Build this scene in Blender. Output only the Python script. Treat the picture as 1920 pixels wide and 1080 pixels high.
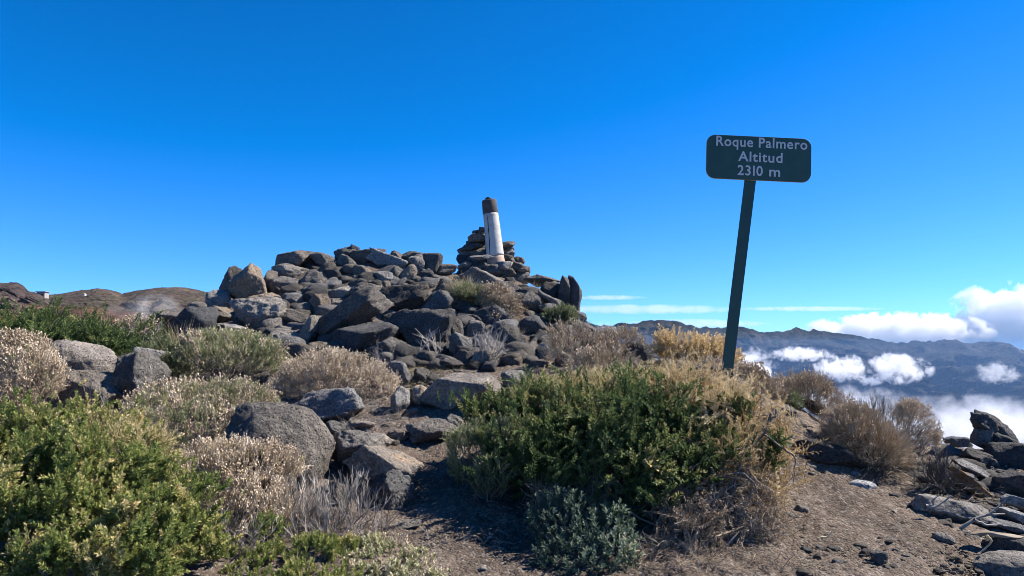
import bpy, bmesh, math, random
import numpy as np
from mathutils import Vector, Matrix

for o in list(bpy.data.objects):
    bpy.data.objects.remove(o)
SC = bpy.context.scene
COL = SC.collection
rng = np.random.default_rng(11)
random.seed(11)

# ------------------------------------------------------------------ camera
F = 1400.0                      # focal length in photograph pixels (1920 wide)
EYE = 1.62
PITCH = math.atan(112.0 / F)    # horizon sits 112 px below the middle
cam_d = bpy.data.cameras.new('camera')
cam_d.sensor_width = 36.0
cam_d.lens = 36.0 * F / 1920.0
cam_d.clip_start = 0.05
cam_d.clip_end = 60000.0
cam = bpy.data.objects.new('camera', cam_d)
COL.objects.link(cam)
cam.location = (0, 0, EYE)
cam.rotation_euler = (math.pi / 2 + PITCH, 0, 0)
SC.camera = cam

# ------------------------------------------------------------------ sky, sun, exposure
SUN_AZ, SUN_EL = math.radians(77), math.radians(45)     # clockwise from the view direction
W = bpy.data.worlds.new('World')
SC.world = W
W.use_nodes = True
wn, wl = W.node_tree.nodes, W.node_tree.links
bg = wn['Background']
sky = wn.new('ShaderNodeTexSky')
sky.sky_type = 'NISHITA'
sky.sun_disc = False
sky.sun_elevation = SUN_EL
sky.sun_rotation = SUN_AZ
sky.altitude = 2300
sky.air_density = 1.0
sky.dust_density = 0.1
sky.ozone_density = 4.0
# the thin clear mountain air: deeper blue than the stock sky, channel by channel
SKY_S = 0.12
sep = wn.new('ShaderNodeSeparateColor')
com = wn.new('ShaderNodeCombineColor')
wl.new(sky.outputs[0], sep.inputs[0])
for i, (cut, ex, k) in enumerate(((0.15, 1.0, 0.42), (0.0, 1.15, 0.63), (0.0, 1.2, 1.10))):
    a_ = wn.new('ShaderNodeMath'); a_.operation = 'MULTIPLY_ADD'; a_.inputs[1].default_value = SKY_S; a_.inputs[2].default_value = -cut
    m_ = wn.new('ShaderNodeMath'); m_.operation = 'MAXIMUM'; m_.inputs[1].default_value = 0.002
    b_ = wn.new('ShaderNodeMath'); b_.operation = 'POWER'; b_.inputs[1].default_value = ex
    c_ = wn.new('ShaderNodeMath'); c_.operation = 'MULTIPLY'; c_.inputs[1].default_value = k / SKY_S
    wl.new(sep.outputs[i], a_.inputs[0]); wl.new(a_.outputs[0], m_.inputs[0]); wl.new(m_.outputs[0], b_.inputs[0]); wl.new(b_.outputs[0], c_.inputs[0])
    wl.new(c_.outputs[0], com.inputs[i])
wl.new(com.outputs[0], bg.inputs['Color'])
bg.inputs['Strength'].default_value = 0.092

sun_d = bpy.data.lights.new('sun', 'SUN')
sun_d.energy = 5.0
sun_d.angle = math.radians(0.53)
sun_d.color = (1.0, 0.925, 0.82)
sun = bpy.data.objects.new('sun', sun_d)
COL.objects.link(sun)
SV = Vector((math.sin(SUN_AZ) * math.cos(SUN_EL), math.cos(SUN_AZ) * math.cos(SUN_EL), math.sin(SUN_EL)))
sun.rotation_euler = SV.to_track_quat('Z', 'Y').to_euler()
sun.location = (0, 0, 50)

vs = SC.view_settings
vs.view_transform = 'Standard'
vs.look = 'None'
vs.gamma = 1.0
vs.exposure = 1.22
vs.use_curve_mapping = False
SC.cycles.use_denoising = True
SC.cycles.max_bounces = 32
SC.cycles.diffuse_bounces = 3
SC.cycles.glossy_bounces = 2
SC.cycles.transmission_bounces = 3
SC.cycles.volume_bounces = 28
SC.cycles.volume_max_steps = 256
SC.cycles.use_fast_gi = False
SC.cycles.filter_width = 0.9

# ------------------------------------------------------------------ small helpers
CP, SP = math.cos(PITCH), math.sin(PITCH)


def ray(px, py):
    """direction through a photograph pixel, scaled so that its y component is 1"""
    u = (np.asarray(px, float) - 960.0) / F
    v = (540.0 - np.asarray(py, float)) / F
    y = CP - SP * v
    z = SP + CP * v
    return u / y, z / y


def at(px, py, d):
    """point seen at that pixel at the ground distance d"""
    a, b = ray(px, py)
    return Vector((float(a * d), float(d), float(EYE + b * d)))


def hash3(ix, iy, iz, seed):
    h = (ix.astype(np.int64) * 374761393 + iy.astype(np.int64) * 668265263 + iz.astype(np.int64) * 2147483647 + seed * 974711) & 0xFFFFFFFF
    h = ((h ^ (h >> 13)) * 1274126177) & 0xFFFFFFFF
    h = ((h ^ (h >> 16)) * 2246822519) & 0xFFFFFFFF
    return ((h ^ (h >> 15)) & 0xFFFFFF) / float(0xFFFFFF)


def vnoise(p, seed=0):
    """smooth value noise, -1..1"""
    i = np.floor(p).astype(np.int64)
    f = p - i
    f = f * f * f * (f * (f * 6 - 15) + 10)
    r = 0
    for dx in (0, 1):
        wx = f[:, 0] if dx else 1 - f[:, 0]
        for dy in (0, 1):
            wy = f[:, 1] if dy else 1 - f[:, 1]
            for dz in (0, 1):
                wz = f[:, 2] if dz else 1 - f[:, 2]
                r = r + wx * wy * wz * hash3(i[:, 0] + dx, i[:, 1] + dy, i[:, 2] + dz, seed)
    return r * 2 - 1


def fbm(p, oct=4, seed=0, gain=0.5, ridged=False):
    a, s, r = 1.0, 0.0, 0
    for k in range(oct):
        n = vnoise(p * (2.03 ** k) + 17.3 * k, seed + k)
        if ridged:
            n = 1 - 2 * np.abs(n)
        r = r + a * n
        s += a
        a *= gain
    return r / s


def mesh_np(name, V, faces, mat=None, smooth=True, attrs=None):
    """faces: (n,3) or (n,4) int array, or a list of such arrays"""
    if not isinstance(faces, list):
        faces = [faces]
    faces = [np.asarray(f, np.int32) for f in faces if len(f)]
    me = bpy.data.meshes.new(name)
    me.vertices.add(len(V))
    me.vertices.foreach_set('co', np.asarray(V, np.float32).ravel())
    loops = np.concatenate([f.ravel() for f in faces])
    sizes = np.concatenate([np.full(len(f), f.shape[1], np.int32) for f in faces])
    starts = np.concatenate([[0], np.cumsum(sizes)[:-1]]).astype(np.int32)
    me.loops.add(len(loops))
    me.loops.foreach_set('vertex_index', loops)
    me.polygons.add(len(sizes))
    me.polygons.foreach_set('loop_start', starts)
    me.polygons.foreach_set('use_smooth', np.full(len(sizes), smooth, bool))
    for k, a in (attrs or {}).items():
        at_ = me.attributes.new(k, 'FLOAT', 'POINT')
        at_.data.foreach_set('value', np.asarray(a, np.float32))
    me.update(calc_edges=True)
    me.validate()
    if mat:
        me.materials.append(mat)
    return me


def link(name, data, parent=None, loc=None):
    o = bpy.data.objects.new(name, data)
    COL.objects.link(o)
    if parent:
        o.parent = parent
    if loc is not None:
        o.location = loc
    return o


def tag(o, label=None, cat=None, group=None, kind=None):
    if label:
        o['label'] = label
    if cat:
        o['category'] = cat
    if group:
        o['group'] = group
    if kind:
        o['kind'] = kind
    return o


# ------------------------------------------------------------------ materials
def newmat(name):
    m = bpy.data.materials.new(name)
    m.use_nodes = True
    return m, m.node_tree.nodes, m.node_tree.links, m.node_tree.nodes['Principled BSDF']


def ramp(n, stops, interp='LINEAR'):
    r = n.new('ShaderNodeValToRGB')
    r.color_ramp.interpolation = interp
    el = r.color_ramp.elements
    while len(el) < len(stops):
        el.new(0.5)
    for e, (p, c) in zip(el, stops):
        e.position = p
        e.color = (*c, 1)
    return r


def noise(n, l, vec, scale, detail=4, rough=0.55, dist=0.0):
    t = n.new('ShaderNodeTexNoise')
    t.inputs['Scale'].default_value = scale
    t.inputs['Detail'].default_value = detail
    t.inputs['Roughness'].default_value = rough
    t.inputs['Distortion'].default_value = dist
    l.new(vec, t.inputs['Vector'])
    return t


def mixc(n, l, fac, a, b, mode='MIX'):
    m = n.new('ShaderNodeMix')
    m.data_type = 'RGBA'
    m.blend_type = mode
    for sock, val in ((m.inputs['Factor'], fac), (m.inputs['A'], a), (m.inputs['B'], b)):
        pass
    A = [s for s in m.inputs if s.name == 'A' and s.type == 'RGBA'][0]
    B = [s for s in m.inputs if s.name == 'B' and s.type == 'RGBA'][0]
    Fc = [s for s in m.inputs if s.name == 'Factor' and s.type == 'VALUE'][0]
    for s, v in ((Fc, fac), (A, a), (B, b)):
        if isinstance(v, (int, float)):
            s.default_value = v
        elif isinstance(v, tuple):
            s.default_value = (*v, 1)
        else:
            l.new(v, s)
    return [o for o in m.outputs if o.type == 'RGBA'][0]


def math_node(n, l, op, a, b=None, clamp=False):
    m = n.new('ShaderNodeMath')
    m.operation = op
    m.use_clamp = clamp
    for s, v in zip(m.inputs, (a, b)):
        if v is None:
            continue
        if isinstance(v, (int, float)):
            s.default_value = v
        else:
            l.new(v, s)
    return m.outputs[0]


def rock_mat(name, c0, c1, c2, lichen=0.25, bump=0.6):
    m, n, l, b = newmat(name)
    tc = n.new('ShaderNodeTexCoord')
    oi = n.new('ShaderNodeObjectInfo')
    va = n.new('ShaderNodeVectorMath')
    va.operation = 'ADD'
    l.new(tc.outputs['Object'], va.inputs[0])
    sc = n.new('ShaderNodeVectorMath')
    sc.operation = 'SCALE'
    sc.inputs[0].default_value = (37.0, 21.0, 53.0)
    l.new(oi.outputs['Random'], sc.inputs['Scale'])
    l.new(sc.outputs[0], va.inputs[1])
    v = va.outputs[0]
    big = noise(n, l, v, 3.2, 5, 0.62, 0.4)
    r1 = ramp(n, [(0.30, c0), (0.52, c1), (0.74, c2)])
    l.new(big.outputs['Fac'], r1.inputs[0])
    # grain and dark pits
    fine = noise(n, l, v, 46.0, 4, 0.7)
    r2 = ramp(n, [(0.32, (0.38, 0.38, 0.39)), (0.50, (1.0, 1.0, 1.0)), (0.68, (1.65, 1.62, 1.58))])
    l.new(fine.outputs['Fac'], r2.inputs[0])
    c = mixc(n, l, 0.85, r1.outputs[0], r2.outputs[0], 'MULTIPLY')
    pit = n.new('ShaderNodeTexVoronoi')
    pit.inputs['Scale'].default_value = 34.0
    pit.inputs['Randomness'].default_value = 1.0
    l.new(v, pit.inputs['Vector'])
    rp = ramp(n, [(0.10, (0.0, 0.0, 0.0)), (0.30, (1, 1, 1))])
    l.new(pit.outputs['Distance'], rp.inputs[0])
    c = mixc(n, l, 0.40, c, rp.outputs[0], 'MULTIPLY')
    # pale lichen and dust patches
    lic = noise(n, l, v, 11.0, 6, 0.7, 0.8)
    r3 = ramp(n, [(0.56, (0, 0, 0)), (0.70, (1, 1, 1))])
    l.new(lic.outputs['Fac'], r3.inputs[0])
    fac = math_node(n, l, 'MULTIPLY', r3.outputs[0], lichen)
    c = mixc(n, l, fac, c, (0.30, 0.27, 0.22))
    # some stones are warmer, some cooler
    wn_ = n.new('ShaderNodeTexWhiteNoise')
    wn_.noise_dimensions = '1D'
    l.new(oi.outputs['Random'], wn_.inputs['W'])
    rt = ramp(n, [(0.0, (0.92, 0.96, 1.02)), (0.5, (1.02, 1.0, 0.96)), (1.0, (1.10, 1.0, 0.89))])
    l.new(wn_.outputs['Value'], rt.inputs[0])
    c = mixc(n, l, 1.0, c, rt.outputs[0], 'MULTIPLY')
    # every stone a little lighter or darker
    hv = n.new('ShaderNodeHueSaturation')
    l.new(c, hv.inputs['Color'])
    mr = n.new('ShaderNodeMapRange')
    mr.inputs['To Min'].default_value = 0.66
    mr.inputs['To Max'].default_value = 1.42
    l.new(oi.outputs['Random'], mr.inputs['Value'])
    l.new(mr.outputs[0], hv.inputs['Value'])
    l.new(hv.outputs[0], b.inputs['Base Color'])
    b.inputs['Roughness'].default_value = 0.88
    b.inputs['Specular IOR Level'].default_value = 0.25
    h1 = noise(n, l, v, 14.0, 7, 0.68, 0.3)
    h = math_node(n, l, 'MULTIPLY_ADD', h1.outputs['Fac'], 1.0)
    h.node.inputs[2].default_value = 0.0
    hp = math_node(n, l, 'MULTIPLY', rp.outputs[0], 0.22)
    hh = math_node(n, l, 'ADD', h, hp)
    bp = n.new('ShaderNodeBump')
    bp.inputs['Strength'].default_value = bump
    bp.inputs['Distance'].default_value = 0.09
    l.new(hh, bp.inputs['Height'])
    l.new(bp.outputs[0], b.inputs['Normal'])
    return m


ROCK = {
    'dark': rock_mat('dark_basalt', (0.068, 0.065, 0.063), (0.110, 0.104, 0.099), (0.19, 0.176, 0.162), 0.35, 0.9),
    'grey': rock_mat('grey_basalt', (0.095, 0.091, 0.088), (0.165, 0.156, 0.148), (0.25, 0.235, 0.218), 0.40, 0.9),
    'tan': rock_mat('tan_weathered_basalt', (0.10, 0.089, 0.079), (0.185, 0.163, 0.140), (0.28, 0.24, 0.195), 0.40, 0.9),
    'streak': rock_mat('orange_streaked_stone', (0.10, 0.085, 0.072), (0.185, 0.155, 0.125), (0.40, 0.25, 0.14), 0.35, 0.9),
    'pale': rock_mat('pale_grey_stone', (0.18, 0.175, 0.17), (0.27, 0.26, 0.25), (0.36, 0.345, 0.325), 0.3, 0.8),
    'rust': rock_mat('rusty_orange_stone', (0.17, 0.115, 0.07), (0.34, 0.22, 0.12), (0.46, 0.34, 0.21), 0.3, 0.9),
    'soot': rock_mat('black_basalt', (0.044, 0.044, 0.046), (0.070, 0.068, 0.068), (0.12, 0.112, 0.104), 0.25, 0.8),
}


def leaf_mat(name, stops, transl=0.25, rough=0.6):
    """colour along the per-leaf attribute tint"""
    m, n, l, b = newmat(name)
    a = n.new('ShaderNodeAttribute')
    a.attribute_name = 'tint'
    r = ramp(n, stops)
    l.new(a.outputs['Fac'], r.inputs[0])
    l.new(r.outputs[0], b.inputs['Base Color'])
    b.inputs['Roughness'].default_value = rough
    b.inputs['Specular IOR Level'].default_value = 0.2
    tr = n.new('ShaderNodeBsdfTranslucent')
    l.new(r.outputs[0], tr.inputs['Color'])
    mx = n.new('ShaderNodeMixShader')
    mx.inputs[0].default_value = transl
    l.new(b.outputs[0], mx.inputs[1])
    l.new(tr.outputs[0], mx.inputs[2])
    l.new(mx.outputs[0], n['Material Output'].inputs['Surface'])
    return m


LEAF = {
    'green': leaf_mat('green_leaf', [(0.0, (0.030, 0.052, 0.020)), (0.35, (0.062, 0.100, 0.034)), (0.60, (0.125, 0.165, 0.052)),
                                     (0.74, (0.23, 0.24, 0.085)), (0.86, (0.46, 0.37, 0.18)), (1.0, (0.62, 0.52, 0.30))], 0.32),
    'bright': leaf_mat('bright_green_leaf', [(0.0, (0.035, 0.060, 0.018)), (0.35, (0.085, 0.125, 0.032)), (0.60, (0.175, 0.215, 0.058)),
                                             (0.78, (0.29, 0.29, 0.095)), (0.90, (0.50, 0.42, 0.19)), (1.0, (0.62, 0.50, 0.28))], 0.32),
    'sage': leaf_mat('sage_leaf', [(0.0, (0.085, 0.105, 0.055)), (0.40, (0.21, 0.23, 0.115)), (0.65, (0.38, 0.375, 0.21)), (0.85, (0.52, 0.46, 0.30)), (1.0, (0.66, 0.56, 0.41))], 0.3),
    'blue': leaf_mat('blue_green_leaf', [(0.0, (0.055, 0.085, 0.065)), (0.5, (0.115, 0.160, 0.110)), (0.85, (0.22, 0.26, 0.17)), (1.0, (0.48, 0.43, 0.33))], 0.3),
    'cream': leaf_mat('bleached_seed', [(0.0, (0.17, 0.125, 0.085)), (0.4, (0.35, 0.275, 0.185)), (0.75, (0.54, 0.435, 0.31)), (1.0, (0.70, 0.60, 0.46))], 0.2),
    'gold': leaf_mat('golden_dead_leaf', [(0.0, (0.18, 0.115, 0.055)), (0.4, (0.36, 0.25, 0.115)), (0.75, (0.58, 0.435, 0.225)), (1.0, (0.72, 0.59, 0.36))], 0.25),
    'dead': leaf_mat('brown_dead_leaf', [(0.0, (0.09, 0.068, 0.050)), (0.5, (0.22, 0.17, 0.12)), (1.0, (0.44, 0.345, 0.24))], 0.15),
    'twig': leaf_mat('grey_twig', [(0.0, (0.07, 0.060, 0.052)), (0.5, (0.19, 0.17, 0.15)), (1.0, (0.46, 0.42, 0.38))], 0.0),
    'brush': leaf_mat('brown_twig', [(0.0, (0.09, 0.066, 0.047)), (0.5, (0.25, 0.190, 0.130)), (1.0, (0.54, 0.44, 0.31))], 0.15),
    'straw': leaf_mat('straw_blade', [(0.0, (0.18, 0.145, 0.085)), (0.5, (0.42, 0.35, 0.21)), (1.0, (0.66, 0.58, 0.41))], 0.25),
}
# ------------------------------------------------------------------ the summit ground
CTRL = []
for px, py, d in [
    (900, 1080, 4.25), (820, 960, 5.1), (820, 850, 6.2), (760, 790, 6.9), (860, 740, 7.5), (900, 695, 8.6),
    (760, 690, 8.7), (640, 690, 8.8), (540, 700, 8.7), (470, 650, 9.4), (420, 620, 10.2), (340, 640, 9.6),
    (520, 600, 10.6), (640, 590, 10.9), (760, 590, 11.0), (880, 590, 11.1), (980, 620, 10.4), (1060, 640, 10.0),
    (500, 545, 12.3), (580, 502, 12.75), (660, 492, 13.05), (740, 496, 13.05), (820, 512, 12.95), (900, 520, 13.3), (960, 525, 13.4),
    (1010, 545, 12.6), (1050, 578, 12.0), (1110, 640, 10.8), (1000, 680, 9.0), (1100, 690, 8.6), (1160, 668, 9.6),
    (440, 600, 11.6), (400, 600, 11.4),
    (1365, 705, 6.6), (1300, 705, 8.0), (1240, 680, 9.0), (1400, 730, 7.3), (1480, 760, 7.2), (1540, 790, 7.0), (1250, 800, 6.2),
    (1660, 850, 6.8), (1740, 845, 7.2), (1830, 842, 7.2), (1920, 850, 7.2),
    (1500, 870, 5.9), (1650, 920, 5.7), (1800, 930, 5.8), (1920, 930, 5.9),
    (1480, 1000, 4.75), (1600, 1080, 4.15), (1750, 1020, 4.7), (1900, 1080, 4.3), (1300, 1080, 4.15), (1100, 1000, 4.75),
    (640, 960, 5.0), (560, 890, 5.6), (400, 860, 5.8), (330, 780, 6.9), (200, 780, 6.9), (60, 780, 6.8), (440, 720, 8.2), (260, 690, 8.2),
    (100, 665, 9.0), (0, 670, 8.8), (250, 640, 9.6), (-150, 720, 8.0),
]:
    p = at(px, py, d)
    CTRL.append((p.x, p.y, p.z))
N_PIX = len(CTRL)
CTRL += [(0, 0, 0.0), (-2.0, 0.5, 0.05), (2.0, 0.5, -0.02), (0, 2.2, 0.02), (-2.5, 2.5, 0.1), (2.5, 2.5, 0.0), (-1.3, 3.6, 0.22), (0, -4, -0.3), (-5, -2, 0.0), (5, -2, -0.4),
         (-5.5, 4.5, 0.4), (5.5, 4.0, -0.1), (-9, 7, 0.2), (7.5, 7.0, -0.5),
         # beyond the brow the ground drops away
         (0.5, 15.2, 2.0), (-3, 15, 1.6), (2.4, 14.2, 0.4), (-6.5, 12.5, 0.3), (-8.5, 11.0, -0.1), (-5.2, 13.5, 1.0),
         (0, 19, -0.5), (-6, 18, -1.2), (5, 17, -2.0), (-12, 14, -1.6), (1.9, 12.0, 0.75),
         (1.75, 13.0, 0.75), (1.5, 14.2, 1.1), (2.3, 11.0, 0.75), (2.9, 10.6, 0.45), (3.0, 12.5, -0.3), (3.6, 9.6, 0.1), (4.6, 8.8, -0.35), (6.0, 8.8, -0.7), (4.5, 11, -1.3), (7, 11, -2.2), (8.5, 8.5, -1.3),
         (10, 14, -4.5), (6, 15, -3.5), (12, 6, -1.6), (-14, 6, -0.4)]
N_ABS = len(CTRL) - N_PIX
CTRL = np.array(CTRL)
CTRL[len(CTRL) - N_ABS:, 2] += 0.04 * np.clip(CTRL[len(CTRL) - N_ABS:, 1], 0, 20)


def tps_fit(C, lam=0.02):
    n = len(C)
    r = np.hypot(C[:, None, 0] - C[None, :, 0], C[:, None, 1] - C[None, :, 1])
    K = np.where(r > 0, r * r * np.log(r + 1e-9), 0) + lam * np.eye(n)
    P = np.c_[np.ones(n), C[:, :2]]
    A = np.zeros((n + 3, n + 3))
    A[:n, :n] = K
    A[:n, n:] = P
    A[n:, :n] = P.T
    return np.linalg.solve(A, np.r_[C[:, 2], 0, 0, 0])


TPS = tps_fit(CTRL)


def sstep(a, b, x):
    t = np.clip((x - a) / (b - a), 0, 1)
    return t * t * (3 - 2 * t)


def ground_z(x, y):
    x = np.asarray(x, float)
    y = np.asarray(y, float)
    sh = x.shape
    x = x.ravel()
    y = y.ravel()
    out = np.zeros(len(x))
    for k in range(0, len(x), 40000):
        xs, ys = x[k:k + 40000], y[k:k + 40000]
        r2 = (xs[:, None] - CTRL[None, :, 0]) ** 2 + (ys[:, None] - CTRL[None, :, 1]) ** 2
        U = 0.5 * r2 * np.log(r2 + 1e-12)
        out[k:k + 40000] = U @ TPS[:-3] + TPS[-3] + TPS[-2] * xs + TPS[-1] * ys
    r = np.hypot(x, y - 5.0)
    far = np.maximum(-(r - 11.0) * 0.75 - 1.0, -900.0)
    w = sstep(10.5, 19.0, r)
    return (out * (1 - w) + far * w).reshape(sh)


def ground_hit(px, py, d0=2.6, d1=15.0):
    """where the line of sight through pixels meets the smooth ground: distances"""
    px = np.atleast_1d(np.asarray(px, float))
    py = np.atleast_1d(np.asarray(py, float))
    a, b = ray(px, py)
    ds = np.arange(d0, d1, 0.03)
    X = a[:, None] * ds
    Y = np.broadcast_to(ds, X.shape)
    Z = EYE + b[:, None] * ds
    below = Z <= ground_z(X, Y)
    k = np.where(below.any(1), below.argmax(1), -1)
    return np.where(k >= 0, ds[np.maximum(k, 0)], np.nan)


def hit(px, py, default=9.0):
    d = float(ground_hit(px, py)[0])
    return d if d == d else default


def ground_detail(x, y):
    p = np.c_[x, y, np.zeros(len(x))]
    near = 1 - sstep(14, 25, np.hypot(x, y))
    n = 0.05 * fbm(p * 1.1, 3, 5) + 0.030 * fbm(p * 4.0, 3, 9) + 0.022 * fbm(p * 11, 3, 12, 0.6, True) + 0.020 * np.maximum(fbm(p * 26, 2, 15), 0) ** 1.5
    return n * near


# polar sheet, fine where the camera looks, out to the horizon
NA = 520
th = np.concatenate([np.linspace(-math.radians(44), math.radians(44), NA), np.linspace(math.radians(46), math.radians(314), 60)])
rr = np.concatenate([np.geomspace(1.0, 2.3, 16)[:-1], np.geomspace(2.3, 14.5, 410), np.linspace(14.9, 17.0, 8), np.geomspace(17.8, 21000.0, 60)])
TH, RR = np.meshgrid(th, rr, indexing='ij')
gx = (RR * np.sin(TH)).ravel()
gy = (RR * np.cos(TH) - 0.4).ravel()
gz = ground_z(gx, gy) + ground_detail(gx, gy)
nT, nR = TH.shape
idx = np.arange(nT * nR).reshape(nT, nR)
nx = np.roll(idx, -1, axis=0)
q = np.stack([idx[:, :-1], idx[:, 1:], nx[:, 1:], nx[:, :-1]], -1).reshape(-1, 4)[:, ::-1]
c0 = len(gx)
gx = np.r_[gx, 0]
gy = np.r_[gy, -0.4]
gz = np.r_[gz, ground_z(np.array([0.0]), np.array([-0.4]))]
tri = np.stack([idx[:, 0], nx[:, 0], np.full(nT, c0)], -1)[:, ::-1]

m_ground, n, l, b = newmat('summit_soil')
geo = n.new('ShaderNodeNewGeometry')
v = geo.outputs['Position']
n1 = noise(n, l, v, 1.6, 9, 0.72, 0.5)
r1 = ramp(n, [(0.30, (0.052, 0.041, 0.034)), (0.48, (0.105, 0.082, 0.066)), (0.70, (0.185, 0.147, 0.118))])
l.new(n1.outputs['Fac'], r1.inputs[0])
n2 = noise(n, l, v, 34.0, 6, 0.78)
r2 = ramp(n, [(0.30, (0.50, 0.48, 0.47)), (0.52, (1.0, 1.0, 1.0)), (0.72, (1.5, 1.45, 1.4))])
l.new(n2.outputs['Fac'], r2.inputs[0])
c = mixc(n, l, 0.9, r1.outputs[0], r2.outputs[0], 'MULTIPLY')
vo = n.new('ShaderNodeTexVoronoi')
vo.inputs['Scale'].default_value = 55.0
l.new(v, vo.inputs['Vector'])
sepc = n.new('ShaderNodeSeparateColor')
l.new(vo.outputs['Color'], sepc.inputs[0])
rg = ramp(n, [(0.80, (0, 0, 0)), (0.86, (1, 1, 1))])
l.new(sepc.outputs[0], rg.inputs[0])
c = mixc(n, l, math_node(n, l, 'MULTIPLY', rg.outputs[0], 0.5), c, (0.26, 0.23, 0.20))
l.new(c, b.inputs['Base Color'])
b.inputs['Roughness'].default_value = 0.95
b.inputs['Specular IOR Level'].default_value = 0.15
h = math_node(n, l, 'ADD', n2.outputs['Fac'], math_node(n, l, 'MULTIPLY', vo.outputs['Distance'], -0.7))
bp = n.new('ShaderNodeBump')
bp.inputs['Strength'].default_value = 0.75
bp.inputs['Distance'].default_value = 0.03
l.new(h, bp.inputs['Height'])
l.new(bp.outputs[0], b.inputs['Normal'])
ground = link('ground', mesh_np('ground', np.c_[gx, gy, gz], [q, tri], m_ground))
tag(ground, kind='structure')

# ------------------------------------------------------------------ far terrain
def relief_sheet(name, prof, d_top, d_bot, py_bot, cols, rows, amp, nscale, mat, seed, back=0.25, pw=1.0):
    """a mountainside: its crest follows the given outline at its own distance and the slope comes forward from it"""
    px = np.linspace(prof[0][0], prof[-1][0], cols)
    top = np.interp(px, [p[0] for p in prof], [p[1] for p in prof])
    t = np.linspace(0, 1, rows)
    nb = max(4, rows // 10)
    V = []
    for k, tt in enumerate(t):
        dep = d_bot + (d_top - d_bot) * tt
        py = py_bot + (top - py_bot) * (tt ** pw)
        a, bb = ray(px, py)
        V.append(np.c_[a * dep, np.full(cols, dep), EYE + bb * dep])
    crest = V[-1]
    for k in range(1, nb + 1):                       # the far side falls away again
        s = k / nb
        c_ = crest.copy()
        c_[:, 1] += (d_top - d_bot) * back * s
        c_[:, 2] -= abs(crest[:, 2].mean() - V[0][:, 2].mean()) * 0.8 * s
        V.append(c_)
    V = np.concatenate(V)
    wt = np.concatenate([np.repeat(np.sin(np.pi * np.clip(t * 0.94 + 0.03, 0, 1)) * 0.9 + 0.1, cols), np.repeat(0.3, nb * cols)])
    q_ = V.copy()
    q_[:, 2] *= 0.6
    nz = fbm(q_ / nscale, 6, seed, 0.55, True)
    nz2 = fbm(V / (nscale * 0.12), 4, seed + 9, 0.6)
    V[:, 1] -= nz * amp * wt * 1.6
    V[:, 2] += nz * amp * wt * 0.55 * np.concatenate([np.repeat(1 - t ** 3, cols), np.zeros(nb * cols)]) + nz2 * amp * 0.07
    R = rows + nb
    ix = np.arange(R * cols).reshape(R, cols)
    qq = np.stack([ix[:-1, :-1], ix[:-1, 1:], ix[1:, 1:], ix[1:, :-1]], -1).reshape(-1, 4)
    return mesh_np(name, V, qq, mat)


def slope_mat(name, cols, scale, bump_d, green=None):
    m, n, l, b = newmat(name)
    geo = n.new('ShaderNodeNewGeometry')
    v = geo.outputs['Position']
    a = noise(n, l, v, scale, 9, 0.68, 0.6)
    r = ramp(n, list(zip((0.30, 0.46, 0.58, 0.72), cols)))
    l.new(a.outputs['Fac'], r.inputs[0])
    c = r.outputs[0]
    if green:
        g = noise(n, l, v, scale * 2.3, 8, 0.75, 0.3)
        rg = ramp(n, [(0.50, (0, 0, 0)), (0.58, (1, 1, 1))])
        l.new(g.outputs['Fac'], rg.inputs[0])
        c = mixc(n, l, math_node(n, l, 'MULTIPLY', rg.outputs[0], 0.75), c, green)
    f = noise(n, l, v, scale * 14, 6, 0.7)
    rf = ramp(n, [(0.36, (0.22, 0.22, 0.22)), (0.64, (1.7, 1.65, 1.6))])
    l.new(f.outputs['Fac'], rf.inputs[0])
    c = mixc(n, l, 0.9, c, rf.outputs[0], 'MULTIPLY')
    l.new(c, b.inputs['Base Color'])
    b.inputs['Roughness'].default_value = 0.95
    b.inputs['Specular IOR Level'].default_value = 0.1
    bp = n.new('ShaderNodeBump')
    bp.inputs['Strength'].default_value = 0.9
    bp.inputs['Distance'].default_value = bump_d
    l.new(f.outputs['Fac'], bp.inputs['Height'])
    l.new(bp.outputs[0], b.inputs['Normal'])
    return m


m_mtn = slope_mat('far_mountain', [(0.012, 0.014, 0.010), (0.022, 0.024, 0.017), (0.055, 0.050, 0.038), (0.13, 0.115, 0.09)], 0.0030, 60.0, (0.013, 0.020, 0.009))
RIDGE = [(860, 612), (960, 606), (1040, 598), (1090, 601), (1120, 607), (1150, 610), (1168, 606), (1200, 605), (1238, 599), (1262, 601), (1276, 607), (1300, 613),
         (1330, 617), (1360, 613), (1385, 614), (1420, 623), (1452, 623), (1495, 615), (1520, 618), (1550, 617), (1590, 628), (1640, 633), (1675, 645),
         (1710, 640), (1745, 641), (1770, 637), (1800, 642), (1850, 641), (1872, 643), (1900, 655), (1925, 659), (1980, 676), (2080, 690), (2220, 700)]
mountain = link('mountain', relief_sheet('mountain', RIDGE, 7600, 3900, 905, 620, 170, 620, 1100, m_mtn, 41))
tag(mountain, kind='structure')

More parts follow.
